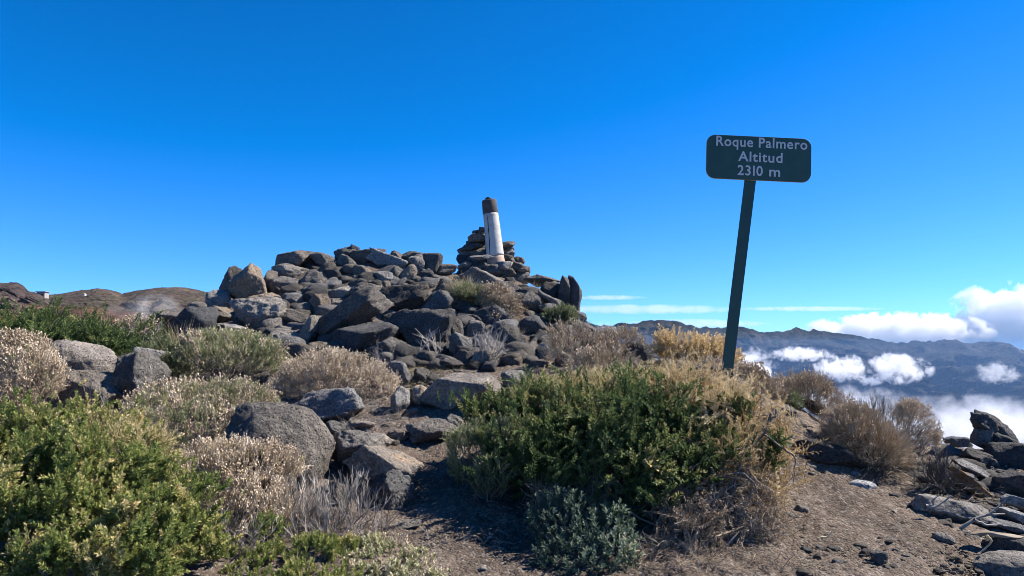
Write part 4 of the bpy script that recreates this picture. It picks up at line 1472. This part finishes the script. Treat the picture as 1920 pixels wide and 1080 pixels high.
def blob_points(blobs, n, seed, inner=0.0, low=-0.35):
    """points on the union of ellipsoids (each: centre, radii): positions and outward normals"""
    r = np.random.default_rng(seed)
    area = np.array([b[1][0] * b[1][2] + b[1][1] * (b[1][0] + b[1][2]) * 0.5 for b in blobs])
    cnt = np.maximum((area / area.sum() * n).astype(int), 1)
    P, N, I = [], [], []
    for i, (c, rd) in enumerate(blobs):
        d = r.normal(size=(cnt[i] * 3, 3))
        d /= np.linalg.norm(d, axis=1)[:, None]
        d = d[d[:, 2] > low][:cnt[i]]
        k = 1 - inner * r.random(len(d)) ** 1.6
        p = np.asarray(c) + d * rd * k[:, None]
        nn = d / rd
        nn /= np.linalg.norm(nn, axis=1)[:, None]
        ok = np.ones(len(d), bool)
        for j, (c2, r2) in enumerate(blobs):
            if j != i:
                ok &= (((p - np.asarray(c2)) / r2) ** 2).sum(1) > 0.80
        P.append(p[ok])
        N.append(nn[ok])
        I.append(np.full(ok.sum(), i))
    return np.concatenate(P), np.concatenate(N), np.concatenate(I)


def px_blobs(specs):
    """(px, py, w, h, d[, depth ratio]) in photograph pixels -> world ellipsoids"""
    out = []
    for sp_ in specs:
        px, py, w, h, d = sp_[:5]
        k = sp_[5] if len(sp_) > 5 else 0.85
        s_ = d / F / 2
        out.append((np.array(at(px, py, d)[:]), np.array([w * s_, w * s_ * k, h * s_])))
    return out


def grow(root, part, kind, specs, n, ln, tint, mat, seed, up=0.6, outw=0.7, rnd=0.35, inner=0.15, fat=1.0, low=-0.35, tnoise=0.15, tfreq=5.0, blobs=None, sink=0.5, stuff=True, spray=0, sr=0.11):
    B = blobs or px_blobs(specs)
    r = np.random.default_rng(seed + 1)
    if spray:                       # shoots gathered into separate sprays, some standing proud, with dark gaps between
        P, N, I = blob_points(B, spray, seed, inner, low)
        m_ = max(1, n // max(len(P), 1))
        ax = N * outw + np.array([0, 0, up * 0.6]) + r.normal(size=P.shape) * 0.3
        ax /= np.linalg.norm(ax, axis=1)[:, None]
        C = P + N * (r.normal(size=len(P)) * sr * 0.55)[:, None]
        st = r.normal(size=len(P)) * 0.07
        off = r.normal(size=(len(P), m_, 3)) * sr * 0.55
        along = r.random((len(P), m_)) * sr * 1.6 - sr
        P = (C[:, None] + off + ax[:, None] * along[..., None]).reshape(-1, 3)
        N = (ax[:, None] + off / sr * 0.55).reshape(-1, 3)
        N /= np.linalg.norm(N, axis=1)[:, None]
        I = np.repeat(I, m_)
        spt = np.repeat(st, m_)
    else:
        P, N, I = blob_points(B, n, seed, inner, low)
        spt = np.zeros(len(P))
    # clumps: drop shoots where a coarse noise is low so gaps and shadows open up
    cl = fbm(P * 6.0 + seed, 2, seed % 50)
    keep = r.random(len(P)) < np.clip(0.85 + cl * 1.3, 0.12, 1)
    P, N, I, cl, spt = P[keep], N[keep], I[keep], cl[keep], spt[keep]
    D = N * outw + np.array([0, 0, up]) + r.normal(size=P.shape) * rnd
    D /= np.linalg.norm(D, axis=1)[:, None]
    L = ln * r.uniform(0.65, 1.25, len(P)) * (1 + 0.25 * cl)
    P = P - D * L[:, None] * sink
    tv = np.asarray(tint, float)
    t0 = tv[I] if tv.ndim else np.full(len(P), float(tv))
    T = t0 + spt + tnoise * fbm(P * tfreq + 3.3, 3, seed % 40) * 1.6 + r.normal(size=len(P)) * tnoise * 0.5
    o_at = root.location if root else Vector((0, 0, 0))
    me = plant_mesh(part, PK[kind], P - np.array(o_at[:]), D, L, T, LEAF[mat], seed + 2, fat)
    TRI[0] += len(me.polygons)
    o = link(part, me, root)
    if stuff:
        o['kind'] = 'stuff'
    return o


def curve_pts(pts, n=18, wob=0.0, seed=0):
    pts = np.asarray(pts, float)
    P = np.concatenate([[2 * pts[0] - pts[1]], pts, [2 * pts[-1] - pts[-2]]])
    out = []
    k = len(pts) - 1
    for t in np.linspace(0, k, n):
        i = min(int(t), k - 1)
        u_ = t - i
        a, b_, c_, d_ = P[i:i + 4]
        out.append(0.5 * (2 * b_ + (c_ - a) * u_ + (2 * a - 5 * b_ + 4 * c_ - d_) * u_ ** 2 + (3 * b_ - a - 3 * c_ + d_) * u_ ** 3))
    out = np.array(out)
    return out + wob * fbm(out * 22 + seed, 2, seed % 31)[:, None] * np.random.default_rng(seed).normal(size=3)


def limbs(root, part, base, specs, n, r0, mat, seed, tint=0.4, sag=0.0, jitter=0.12, blobs=None, reach=(0.55, 1.0)):
    """woody limbs from the root crown out to the foliage"""
    B = blobs or px_blobs(specs)
    P, N, I = blob_points(B, n, seed, 0.4, -0.6)
    r = np.random.default_rng(seed + 5)
    b0 = np.array(base[:])
    Pr = Proto()
    for p in P:
        p = b0 + (p - b0) * r.uniform(*reach)
        L = np.linalg.norm(p - b0)
        st = b0 + r.normal(size=3) * np.array([0.10, 0.10, 0.02]) * L
        ts = np.linspace(0, 1, 7)
        mid = r.normal(size=(3,)) * jitter * L
        pts = st[None] + (p - st)[None] * ts[:, None] + np.sin(ts * math.pi)[:, None] * mid + r.normal(size=(7, 3)) * 0.015 * L * np.sin(ts * math.pi)[:, None]
        pts[:, 2] += np.sin(ts * math.pi) * sag * L
        Pr.tube(pts, r0 * r.uniform(0.6, 1.2), r0 * 0.25, tint + r.normal() * 0.2, 4)
    Pr.done()
    me = mesh_np(part, Pr.V - np.array(root.location[:]), Pr.F3, LEAF[mat], True, {'tint': np.clip(Pr.T, 0, 1)})
    TRI[0] += len(me.polygons)
    o = link(part, me, root)
    o['kind'] = 'stuff'
    return o


def plant(name, label, cat, px, py, d=None, group=None):
    d = d or hit(px, min(py, 1079))
    return tag(link(name, None, None, at(px, py, d)), label, cat, group)


# --- the big spreading green shrub beside the path, half of it dead
G = [(945, 805, 130, 80, 5.75), (1035, 795, 200, 100, 5.75), (1140, 795, 220, 110, 5.7), (1230, 800, 170, 120, 5.6),
     (1055, 850, 230, 140, 5.25), (1170, 855, 260, 170, 5.15),
     (1270, 870, 190, 160, 5.2), (1215, 925, 190, 120, 4.95), (1310, 845, 110, 110, 5.4), (985, 850, 150, 90, 5.45)]
YT = [(1000, 752, 110, 36, 5.85), (1070, 733, 170, 44, 5.85), (1150, 727, 180, 50, 5.8), (1235, 725, 120, 56, 5.8)]
YR = [(1285, 742, 160, 90, 5.6), (1345, 785, 190, 130, 5.3), (1400, 825, 130, 150, 5.15), (1350, 860, 130, 110, 5.0), (1425, 890, 100, 150, 4.95)]
DH = [(1345, 935, 190, 150, 4.85), (1400, 985, 140, 140, 4.75), (1290, 995, 160, 120, 4.65)]
o = plant('shrub', 'big spreading dark green shrub with a dead golden right side beside the path', 'shrub', 1210, 1010, 5.0)
root_c = at(1230, 1000, 5.05)
grow(o, 'foliage', 'conifer', G, 5600, 0.135, 0.52, 'green', 1001, 0.45, 0.65, 0.40, 0.40, 1.2, -0.45, 0.16, 3.0, spray=330, sr=0.14)
grow(o, 'dry_top', 'droop', YT, 1700, 0.13, [0.74, 0.84, 0.92, 0.90], 'green', 1002, 0.45, 0.5, 0.6, 0.3, 0.9, -0.4, 0.12)
grow(o, 'dead_foliage', 'droop', YR, 2700, 0.125, [0.82, 0.78, 0.70, 0.60, 0.66], 'gold', 1003, 0.35, 0.6, 0.6, 0.5, 0.8, -0.6, 0.34, spray=230, sr=0.11)
grow(o, 'dead_twigs', 'wild', YR, 420, 0.20, 0.45, 'brush', 1010, 0.3, 0.6, 0.6, 0.4, 1.0, -0.6, 0.3)
grow(o, 'dead_foliage', 'droop', DH, 1700, 0.15, 0.78, 'dead', 1004, -0.45, 0.5, 0.6, 0.5, 0.7, -0.9, 0.25)
grow(o, 'green_sprays', 'conifer', [(1385, 768, 46, 60, 5.1), (1310, 815, 120, 60, 5.05), (1445, 855, 40, 70, 4.85), (1385, 845, 70, 40, 4.85), (1320, 880, 80, 80, 4.85), (1180, 720, 120, 40, 5.8)], 520, 0.13, 0.45, 'green', 1005, 0.6, 0.6, 0.5, 0.4, 1.0, -0.5, 0.2)
limbs(o, 'limbs', root_c, G + YR + DH, 190, 0.016, 'twig', 1006, 0.32, 0.10)
limbs(o, 'limbs', at(1300, 1050, 4.75), [(1400, 1000, 200, 110, 4.7), (1250, 1050, 200, 60, 4.6), (1360, 930, 200, 160, 4.9)], 150, 0.010, 'twig', 1007, 0.5, 0.15, 0.2)
grow(o, 'dead_twigs', 'wild', [(1370, 1010, 240, 130, 4.75, 0.6), (1250, 1040, 220, 60, 4.55, 0.6), (1080, 935, 200, 80, 5.0, 0.5)], 520, 0.20, 0.42, 'twig', 1008, 0.1, 0.6, 0.8, 0.5, 1.0, -0.9, 0.25)
grow(o, 'dry_stalks', 'blade', [(1090, 930, 240, 100, 4.95, 0.4)], 90, 0.26, 0.35, 'straw', 1009, 1.0, 0.3, 0.5, 0.6, 0.5, -0.9, 0.2)
# a thick bare limb in its dead right flank
lm = Proto()
for q in ([(1445, 775), (1432, 815), (1400, 838), (1350, 850), (1290, 880)], [(1432, 815), (1470, 842), (1492, 862), (1486, 905)], [(1400, 838), (1380, 900), (1350, 960), (1300, 1000)],
          [(1350, 950), (1400, 985), (1445, 1000)], [(1310, 955), (1360, 965), (1400, 985), (1420, 1010)], [(1455, 768), (1440, 800)], [(1180, 960), (1230, 985), (1290, 985), (1340, 1010)]):
    lm.tube(curve_pts([at(x, y, 4.82 - 0.0010 * (y - 800))[:] for x, y in q], 20, 0.02, int(q[0][0])), 0.008, 0.003, 0.16, 5)
lm.done()
c = link('bare_limb', mesh_np('bare_limb', lm.V - np.array(o.location[:]), lm.F3, LEAF['twig'], True, {'tint': lm.T}), o)
c['kind'] = 'stuff'

# --- small shrubs around it
o = plant('bush', 'small upright sage green bush at the left foot of the big green shrub', 'bush', 915, 930, 5.35)
B = [(895, 860, 110, 120, 5.35), (945, 850, 80, 110, 5.3), (925, 895, 90, 80, 5.2), (870, 835, 60, 60, 5.45), (960, 815, 60, 70, 5.35)]
grow(o, 'foliage', 'sprig', B, 1500, 0.10, 0.38, 'sage', 1101, 1.0, 0.5, 0.3, 0.4, 0.9, -0.7, 0.2)
limbs(o, 'stems', at(920, 940, 5.3), B, 70, 0.006, 'twig', 1102, 0.35)
o = plant('bush', 'blue green bush with small oval leaves at the bottom centre of the path', 'bush', 1090, 1090, 4.5)
B = [(1060, 985, 130, 110, 4.6), (1130, 1010, 120, 120, 4.5), (1030, 960, 70, 60, 4.7), (1090, 1060, 170, 90, 4.4), (1150, 1060, 80, 100, 4.35)]
grow(o, 'foliage', 'fatsprig', B, 1250, 0.090, [0.40, 0.42, 0.50, 0.36, 0.72], 'blue', 1103, 0.8, 0.6, 0.4, 0.35, 1.0, -0.7, 0.18)
limbs(o, 'stems', at(1090, 1090, 4.45), B, 60, 0.006, 'twig', 1104, 0.35)

# --- golden bush behind the sign post
o = plant('bush', 'golden dead bush on the brow behind the sign post', 'bush', 1300, 705, 8.0)
B = [(1275, 655, 90, 60, 8.0), (1320, 668, 120, 60, 7.9), (1365, 680, 50, 50, 7.8), (1262, 638, 50, 24, 8.0), (1295, 690, 110, 30, 7.8)]
grow(o, 'foliage', 'conifer', B, 900, 0.15, [0.72, 0.7, 0.7, 0.8, 0.45], 'gold', 1110, 0.7, 0.6, 0.35, 0.25, 1.1, -0.6, 0.15)
limbs(o, 'stems', at(1300, 710, 7.9), B, 60, 0.009, 'twig', 1111, 0.3)
# --- dry bushes between the heap and the sign
for px, py, w, h, d, seed, lab in [
    (1080, 655, 120, 90, 8.6, 1120, 'dry brown seed bush at the right foot of the stone heap'),
    (1162, 648, 80, 56, 9.2, 1121, 'small pale dry bush standing against the far mountain'),
    (1130, 690, 130, 60, 7.9, 1122, 'low straw coloured dry bush just behind the big green shrub'),
    (1325, 705, 110, 40, 7.2, 1123, 'grey dry bush around the foot of the sign post'),
    (1395, 722, 70, 50, 6.9, 1124, 'small dry bush touching the right side of the sign post'),
    (1430, 745, 70, 40, 6.7, 1125, 'low withered bush on the earth right of the sign post'),
]:
    o = plant('dry_bush', lab, 'bush', px, py + h * 0.4, d)
    B = [(px, py, w, h, d), (px - w * 0.25, py + h * 0.15, w * 0.5, h * 0.7, d - 0.1), (px + w * 0.25, py + h * 0.12, w * 0.5, h * 0.7, d - 0.05)]
    grow(o, 'seed_heads', 'seed', B, 380, 0.15, 0.58, 'cream', seed, 0.7, 0.7, 0.3, 0.4, 1.0, -0.5, 0.2)
    grow(o, 'twigs', 'fine', B, 150, 0.19, 0.5, 'brush', seed + 50, 0.7, 0.6, 0.3, 0.5, 1.0, -0.6, 0.2)

# --- right brow bushes
o = plant('bush', 'round brown twig dome over the black faced slab at right', 'bush', 1640, 880, 6.1)
B = [(1612, 825, 115, 110, 6.1), (1655, 850, 95, 100, 5.95), (1582, 800, 70, 60, 6.2)]
grow(o, 'twigs', 'fine', B, 1100, 0.19, 0.78, 'brush', 1130, 0.35, 0.9, 0.15, 0.35, 1.0, -0.7, 0.18, sink=0.8)
limbs(o, 'stems', at(1640, 890, 6.0), B, 160, 0.006, 'brush', 1131, 0.2, 0.0, 0.05)
grow(o, 'pale_tips', 'seed', B, 1300, 0.09, 0.58, 'cream', 1132, 0.5, 0.9, 0.25, 0.05, 0.9, -0.5, 0.15)
o = plant('bush', 'darker grey twig bush behind the round brown dome', 'bush', 1680, 820, 6.7)
B = [(1645, 788, 95, 80, 6.6), (1685, 803, 95, 95, 6.5), (1712, 822, 64, 80, 6.4)]
grow(o, 'twigs', 'fine', B, 950, 0.20, 0.50, 'twig', 1133, 0.7, 0.7, 0.2, 0.4, 1.0, -0.6, 0.18, sink=0.75)
grow(o, 'pale_tips', 'seed', [(1712, 812, 76, 100, 6.35)], 620, 0.10, 0.68, 'cream', 1134, 0.5, 0.9, 0.3, 0.1, 0.9, -0.5, 0.15)
o = plant('bush', 'tan bush with grass blades sticking out on the right brow', 'bush', 1490, 790, 7.0)
B = [(1505, 745, 110, 70, 7.0), (1545, 765, 90, 60, 6.9), (1470, 750, 60, 60, 6.9)]
grow(o, 'seed_heads', 'seed', B, 720, 0.13, 0.62, 'cream', 1135, 0.6, 0.8, 0.3, 0.3, 1.0, -0.5, 0.18)
grow(o, 'twigs', 'fine', B, 260, 0.19, 0.5, 'brush', 1136, 0.6, 0.7, 0.3, 0.5, 1.0, -0.6, 0.2)
grow(o, 'grass_blades', 'blade', [(1460, 745, 50, 40, 6.95), (1500, 735, 70, 30, 7.0)], 90, 0.34, 0.55, 'straw', 1137, 0.9, 0.5, 0.35, 0.5, 0.6, -0.2, 0.2)
grow(o, 'green_leaves', 'sprig', [(1475, 765, 50, 40, 6.75)], 110, 0.12, 0.10, 'sage', 1138, 0.7, 0.6, 0.4, 0.4, 1.0, -0.5, 0.15)
o = plant('bush', 'black bare twiggy bush beside the orange plate', 'bush', 1770, 930, 5.7)
grow(o, 'twigs', 'twig', [(1768, 905, 80, 60, 5.7)], 110, 0.22, 0.12, 'twig', 1139, 0.7, 0.7, 0.4, 0.7, 1.0, -0.3, 0.12)
o = plant('bush', 'sparse thin twig sticking up on the brow right of the dry bushes', 'bush', 1758, 826, 7.1)
grow(o, 'twigs', 'twig', [(1758, 815, 30, 30, 7.1)], 9, 0.22, 0.15, 'twig', 1140, 1.0, 0.5, 0.4, 0.7, 0.7, 0, 0.1)

# --- left: sage and bleached bushes
def dome_bush(label, base, B, n_leaf, tint, n_seed, seed, mat='sage', kind='sprig', ln=0.10, stint=0.6):
    o = plant('bush', label, 'bush', *base)
    if n_leaf:
        grow(o, 'foliage', kind, B, n_leaf, ln, tint, mat, seed, 0.9, 0.55, 0.35, 0.3, 1.0, -0.5, 0.2)
    if n_seed:
        grow(o, 'seed_heads', 'seed', B, n_seed, ln * 1.35, stint, 'cream', seed + 20, 0.9, 0.55, 0.3, 0.25, 1.0, -0.5, 0.2)
    limbs(o, 'stems', at(base[0], base[1] + 10, base[2]), B, 110, 0.005, 'twig', seed + 40, 0.45)
    return o


dome_bush('pale sage green bush directly left of the heap foot', (420, 710, 8.2), [(425, 672, 210, 90, 8.2), (350, 690, 110, 70, 8.1), (490, 680, 90, 80, 8.0), (400, 650, 110, 50, 8.3)], 2300, 0.50, 260, 1201, ln=0.13)
dome_bush('bleached pinkish cream dome bush in front of the huge black faced boulder', (635, 760, 8.0), [(625, 705, 190, 80, 8.0), (690, 735, 110, 80, 7.8), (575, 735, 110, 70, 7.9), (715, 755, 60, 50, 7.6)], 0, 0.5, 1900, 1202, ln=0.10, stint=0.70)
dome_bush('wide sage green bush with cream heads left of the biggest boulder', (370, 850, 6.3), [(330, 770, 170, 90, 6.5), (420, 765, 180, 90, 6.6), (380, 810, 240, 110, 6.2), (290, 800, 110, 90, 6.3), (470, 770, 110, 60, 6.7)], 2600, 0.52, 900, 1203, ln=0.11)
dome_bush('bleached cream bush at the left edge of the picture', (20, 790, 6.5), [(20, 690, 150, 110, 6.6), (50, 720, 110, 120, 6.4), (0, 760, 130, 110, 6.3)], 500, 0.7, 1900, 1204, ln=0.11, stint=0.6)
dome_bush('bleached pinkish cream bush in front of the biggest boulder', (440, 1000, 4.9), [(440, 900, 170, 130, 5.0), (500, 880, 120, 80, 5.05), (390, 900, 110, 120, 4.95), (460, 960, 170, 120, 4.8)], 300, 0.75, 2000, 1205, ln=0.085, stint=0.70)
dome_bush('low pale green bush along the bottom edge left of the path', (720, 1085, 4.35), [(710, 1068, 200, 70, 4.4), (625, 1075, 110, 80, 4.35), (785, 1080, 90, 50, 4.4), (680, 1040, 120, 50, 4.5), (740, 1090, 200, 50, 4.25)], 1900, 0.50, 160, 1206, kind='fatsprig', ln=0.075)
o = plant('bush', 'bare grey twig bush in front of the dark pitted boulder', 'bush', 620, 1000, 4.85)
B = [(570, 950, 130, 110, 4.85), (660, 950, 140, 120, 4.8), (620, 990, 190, 80, 4.7), (720, 980, 70, 60, 4.75)]
grow(o, 'twigs', 'twig', B, 620, 0.17, 0.62, 'twig', 1210, 1.0, 0.45, 0.3, 0.6, 0.9, -0.6, 0.28, sink=0.75)
limbs(o, 'stems', at(620, 1030, 4.75), B, 130, 0.006, 'twig', 1211, 0.5)
o = plant('bush', 'bare grey twigs at the middle foot of the heap', 'bush', 920, 690, 8.9)
grow(o, 'twigs', 'twig', [(920, 655, 60, 50, 8.9)], 60, 0.26, 0.75, 'twig', 1212, 0.9, 0.6, 0.4, 0.6, 0.8, -0.4, 0.2)
o = plant('bush', 'few bare grey twigs under the domed boulder', 'bush', 815, 665, 9.0)
grow(o, 'twigs', 'twig', [(815, 655, 50, 30, 9.0)], 14, 0.30, 0.6, 'twig', 1213, 1.0, 0.5, 0.4, 0.6, 0.8, -0.2, 0.2)
o = plant('bush', 'few bare grey twigs in front of the ragged rimmed boulder', 'bush', 715, 690, 8.7)
grow(o, 'twigs', 'twig', [(715, 675, 50, 30, 8.7)], 14, 0.28, 0.55, 'twig', 1214, 1.0, 0.5, 0.4, 0.6, 0.8, -0.2, 0.2)

# --- the big green shrub in the left foreground
G = [(60, 850, 240, 150, 4.5), (170, 830, 200, 110, 4.7), (120, 920, 320, 200, 4.1), (260, 960, 220, 180, 4.1), (30, 1000, 260, 200, 3.8), (190, 1040, 320, 180, 3.75), (330, 1020, 130, 150, 4.05), (145, 790, 90, 50, 4.8)]
o = plant('shrub', 'big bright green leafy shrub filling the lower left corner', 'shrub', 180, 1090, 3.9)
grow(o, 'foliage', 'tuft', G, 6700, 0.072, [0.60, 0.70, 0.57, 0.56, 0.58, 0.58, 0.54, 0.76], 'bright', 1301, 0.6, 0.65, 0.45, 0.40, 1.15, -0.4, 0.16, 4.0, spray=560, sr=0.085)
grow(o, 'dry_sprays', 'droop', [(240, 850, 150, 90, 4.5), (200, 815, 130, 60, 4.65), (290, 880, 80, 60, 4.4), (60, 1040, 60, 40, 3.5), (180, 1060, 60, 50, 3.45)], 620, 0.13, 0.86, 'green', 1302, 0.5, 0.6, 0.6, 0.4, 0.8, -0.4, 0.12)
limbs(o, 'limbs', at(190, 1100, 3.9), G, 90, 0.010, 'twig', 1303, 0.3)
o = plant('shrub', 'small bright green shrub sprigs along the bottom edge right of the bleached bush', 'shrub', 520, 1090, 4.3)
B = [(500, 1000, 70, 60, 4.5), (590, 1045, 110, 70, 4.3), (500, 1060, 100, 60, 4.25), (425, 1060, 70, 50, 4.2), (650, 1030, 50, 40, 4.4), (560, 1082, 260, 60, 4.15)]
grow(o, 'foliage', 'tuft', B, 1100, 0.07, 0.6, 'bright', 1304, 0.8, 0.6, 0.45, 0.35, 1.0, -0.5, 0.14)
grow(o, 'twigs', 'wild', [(430, 1030, 160, 120, 4.35), (600, 1060, 160, 50, 4.3)], 170, 0.17, 0.35, 'twig', 1305, 0.6, 0.6, 0.5, 0.6, 1.0, -0.6, 0.2)
# --- dark green shrub along the left skyline
G = [(40, 625, 160, 60, 9.0), (130, 630, 140, 50, 9.0), (210, 645, 120, 56, 8.7), (0, 640, 120, 60, 8.8), (250, 655, 90, 50, 8.6), (100, 650, 200, 50, 8.6), (-60, 630, 120, 60, 9.0)]
o = plant('shrub', 'low dark green shrub along the skyline at left behind the round backed boulder', 'shrub', 120, 670, 8.9)
grow(o, 'foliage', 'conifer', G, 2300, 0.18, 0.42, 'green', 1310, 0.4, 0.6, 0.4, 0.3, 1.15, -0.5, 0.12, spray=190, sr=0.15)
grow(o, 'dry_stalks', 'blade', [(110, 612, 240, 26, 9.0, 0.4)], 34, 0.32, 0.45, 'straw', 1311, 1.0, 0.3, 0.35, 0.4, 0.8, 0.0, 0.2)
limbs(o, 'limbs', at(120, 680, 8.8), G, 60, 0.010, 'twig', 1312, 0.3)
o = plant('dry_bush', 'small pale dry bush below the mist wisp', 'bush', 260, 630, 9.3)
grow(o, 'seed_heads', 'seed', [(255, 615, 60, 22, 9.3)], 160, 0.16, 0.6, 'cream', 1313, 0.7, 0.7, 0.4, 0.4, 1.0, -0.4, 0.2)
grow(o, 'twigs', 'wild', [(275, 620, 80, 30, 9.1)], 26, 0.35, 0.75, 'twig', 1314, 0.6, 0.6, 0.6, 0.5, 0.7, -0.2, 0.2)
o = plant('grass_tuft', 'spiky dark grass tuft in front of the pyramid shaped stone', 'grass tuft', 342, 665, 8.7)
grow(o, 'grass_blades', 'blade', [(342, 650, 70, 40, 8.7)], 70, 0.42, 0.3, 'straw', 1315, 1.0, 0.6, 0.3, 0.6, 0.7, -0.2, 0.25)
o = plant('bush', 'small dark green bush between the left boulders and the pale sage bush', 'bush', 300, 690, 7.9)
grow(o, 'foliage', 'sprig', [(300, 665, 60, 60, 7.9), (325, 690, 50, 50, 7.8)], 330, 0.13, 0.2, 'sage', 1316, 0.6, 0.6, 0.4, 0.4, 1.0, -0.5, 0.15)
o = plant('dry_stalks', 'three thin dry stalks standing before the shaded undercut boulder', 'stalks', 185, 795, 6.0)
grow(o, 'grass_blades', 'twig', [(185, 785, 50, 20, 6.0)], 6, 0.36, 0.6, 'twig', 1317, 1.2, 0.2, 0.2, 0.2, 0.4, 0.0, 0.1, sink=0.3)

# --- plants growing on the heap
o = plant('grass_tuft', 'yellow green grass tuft growing on the heap below the pillar', 'grass tuft', 885, 560, 11.4)
grow(o, 'grass_blades', 'blade', [(865, 547, 60, 26, 11.4), (900, 556, 60, 28, 11.3), (920, 564, 40, 26, 11.2)], 420, 0.30, 0.55, 'straw', 1320, 0.7, 0.7, 0.4, 0.4, 1.2, -0.4, 0.2)
grow(o, 'green_leaves', 'sprig', [(880, 556, 70, 24, 11.3)], 160, 0.20, 0.40, 'sage', 1321, 0.6, 0.7, 0.4, 0.4, 1.0, -0.4, 0.15)
o = plant('dry_bush', 'reddish tan dry bush trailing down the heap right of the grass tuft', 'bush', 945, 605, 10.9)
grow(o, 'seed_heads', 'seed', [(930, 560, 56, 44, 11.2), (945, 582, 60, 50, 11.0), (952, 604, 50, 40, 10.8)], 700, 0.18, 0.50, 'cream', 1322, 0.2, 0.8, 0.5, 0.3, 1.0, -0.6, 0.2)
o = plant('bush', 'small dark green bush between grey slabs on the right flank of the heap', 'bush', 1055, 610, 10.6)
grow(o, 'foliage', 'sprig', [(1058, 598, 42, 40, 10.6), (1035, 596, 30, 22, 10.6)], 330, 0.16, 0.22, 'sage', 1323, 0.6, 0.7, 0.5, 0.4, 1.2, -0.4, 0.12)
o = plant('grass_tuft', 'tiny yellow tuft beside the leaning slab', 'grass tuft', 965, 640, 9.8)
grow(o, 'grass_blades', 'blade', [(966, 632, 26, 18, 9.7)], 36, 0.22, 0.7, 'straw', 1324, 0.8, 0.6, 0.4, 0.4, 1.0, -0.2, 0.2)
o = plant('grass_tuft', 'pale tuft on the right shoulder of the heap below the cairn', 'grass tuft', 1000, 552, 12.0)
grow(o, 'grass_blades', 'blade', [(995, 545, 46, 16, 12.0)], 60, 0.2, 0.6, 'straw', 1325, 0.7, 0.6, 0.4, 0.4, 1.0, -0.3, 0.2)

# --- litter and driftwood
def litter(name, poly, n, seed, ln, mat, tint, kind='twig'):
    P = scatter(poly, n, seed)
    r = np.random.default_rng(seed)
    pos = np.array([at(x, y, d)[:] for x, y, d in P]) + np.array([0, 0, 0.012])
    D = r.normal(size=(len(P), 3)) * np.array([1, 1, 0.18])
    me = plant_mesh(name, PK[kind], pos, D, ln * r.uniform(0.5, 1.3, len(P)), tint + 0.25 * r.normal(size=len(P)), LEAF[mat], seed)
    TRI[0] += len(me.polygons)
    return tag(link(name, me), kind='stuff')


litter('dry_litter', [(740, 720), (780, 665), (880, 690), (800, 712), (770, 735)], 420, 51, 0.16, 'straw', 0.35, 'blade')
litter('dry_litter', [(640, 790), (700, 750), (780, 800), (760, 840), (660, 820)], 300, 52, 0.16, 'twig', 0.6, 'wild')
litter('dry_litter', [(1480, 780), (1640, 870), (1800, 850), (1900, 940), (1780, 990), (1660, 920), (1480, 860)], 420, 53, 0.13, 'brush', 0.5, 'wild')
litter('dry_litter', [(1470, 880), (1700, 940), (1850, 1075), (1480, 1075)], 260, 54, 0.07, 'straw', 0.5, 'blade')
litter('dry_litter', [(770, 900), (860, 840), (960, 960), (960, 1078), (800, 1078)], 220, 55, 0.07, 'twig', 0.5, 'twig')
litter('dry_litter', [(1040, 700), (1180, 660), (1440, 720), (1420, 760), (1200, 720)], 300, 56, 0.2, 'straw', 0.5, 'wild')
litter('dry_litter', [(1180, 1000), (1440, 990), (1500, 1078), (1180, 1078)], 350, 57, 0.14, 'dead', 0.6, 'wild')


def wood(label, paths, mat, tint, cat='driftwood', name='driftwood'):
    pr = Proto()
    for q, r0, r1, d in paths:
        sm = curve_pts([at(x, y, d)[:] for x, y in q], 20, r0 * 0.5, int(q[0][0]))
        pr.tube(sm, r0, r1, tint, 7)
    pr.done()
    V = pr.V + 0.003 * fbm(pr.V * 40, 2, 4)[:, None]
    o = link(name, mesh_np(name, V, pr.F3, LEAF[mat], True, {'tint': np.clip(pr.T + 0.2 * fbm(pr.V * 30, 3, 5), 0, 1)}))
    return tag(o, label, cat)


me = stone_mesh('driftwood', 4, 's', 7070, (0.36, 0.09, 0.035), None, False, math.radians(-5))
V_ = np.empty(len(me.vertices) * 3, np.float32)
me.vertices.foreach_get('co', V_)
V_ = V_.reshape(-1, 3)
at_ = me.attributes.new('tint', 'FLOAT', 'POINT')
at_.data.foreach_set('value', np.clip(0.45 + 0.5 * fbm(V_ * np.array([8, 60, 60]), 4, 6), 0, 1).astype(np.float32))
me.materials.append(LEAF['dead'])
tag(link('driftwood', me, None, at(1866, 1002, 4.72)), 'weathered tan plank lying across the blue black block at right', 'driftwood')
wood('pale forked driftwood branch on the flat grey slab', [([(1735, 948), (1752, 950), (1768, 941), (1784, 930)], 0.010, 0.004, 5.1), ([(1752, 950), (1750, 938), (1762, 928)], 0.007, 0.003, 5.1)], 'twig', 0.55)
wood('twisted pale driftwood root beside the stacked stones', [([(1800, 992), (1826, 974), (1850, 966), (1884, 964)], 0.013, 0.006, 5.0), ([(1826, 974), (1850, 984), (1880, 984)], 0.010, 0.005, 4.95), ([(1850, 966), (1872, 950), (1884, 938)], 0.009, 0.004, 5.0)], 'twig', 0.55)
wood('thin yellow bent stick standing against the driftwood', [([(1850, 1004), (1858, 1016), (1846, 1030), (1828, 1042)], 0.008, 0.004, 4.66)], 'straw', 0.7, 'stick', 'stick')
wood('small pale forked stick on the middle of the bare dirt', [([(1536, 1006), (1550, 1007), (1560, 998)], 0.005, 0.003, 4.65)], 'straw', 0.8, 'stick', 'stick')
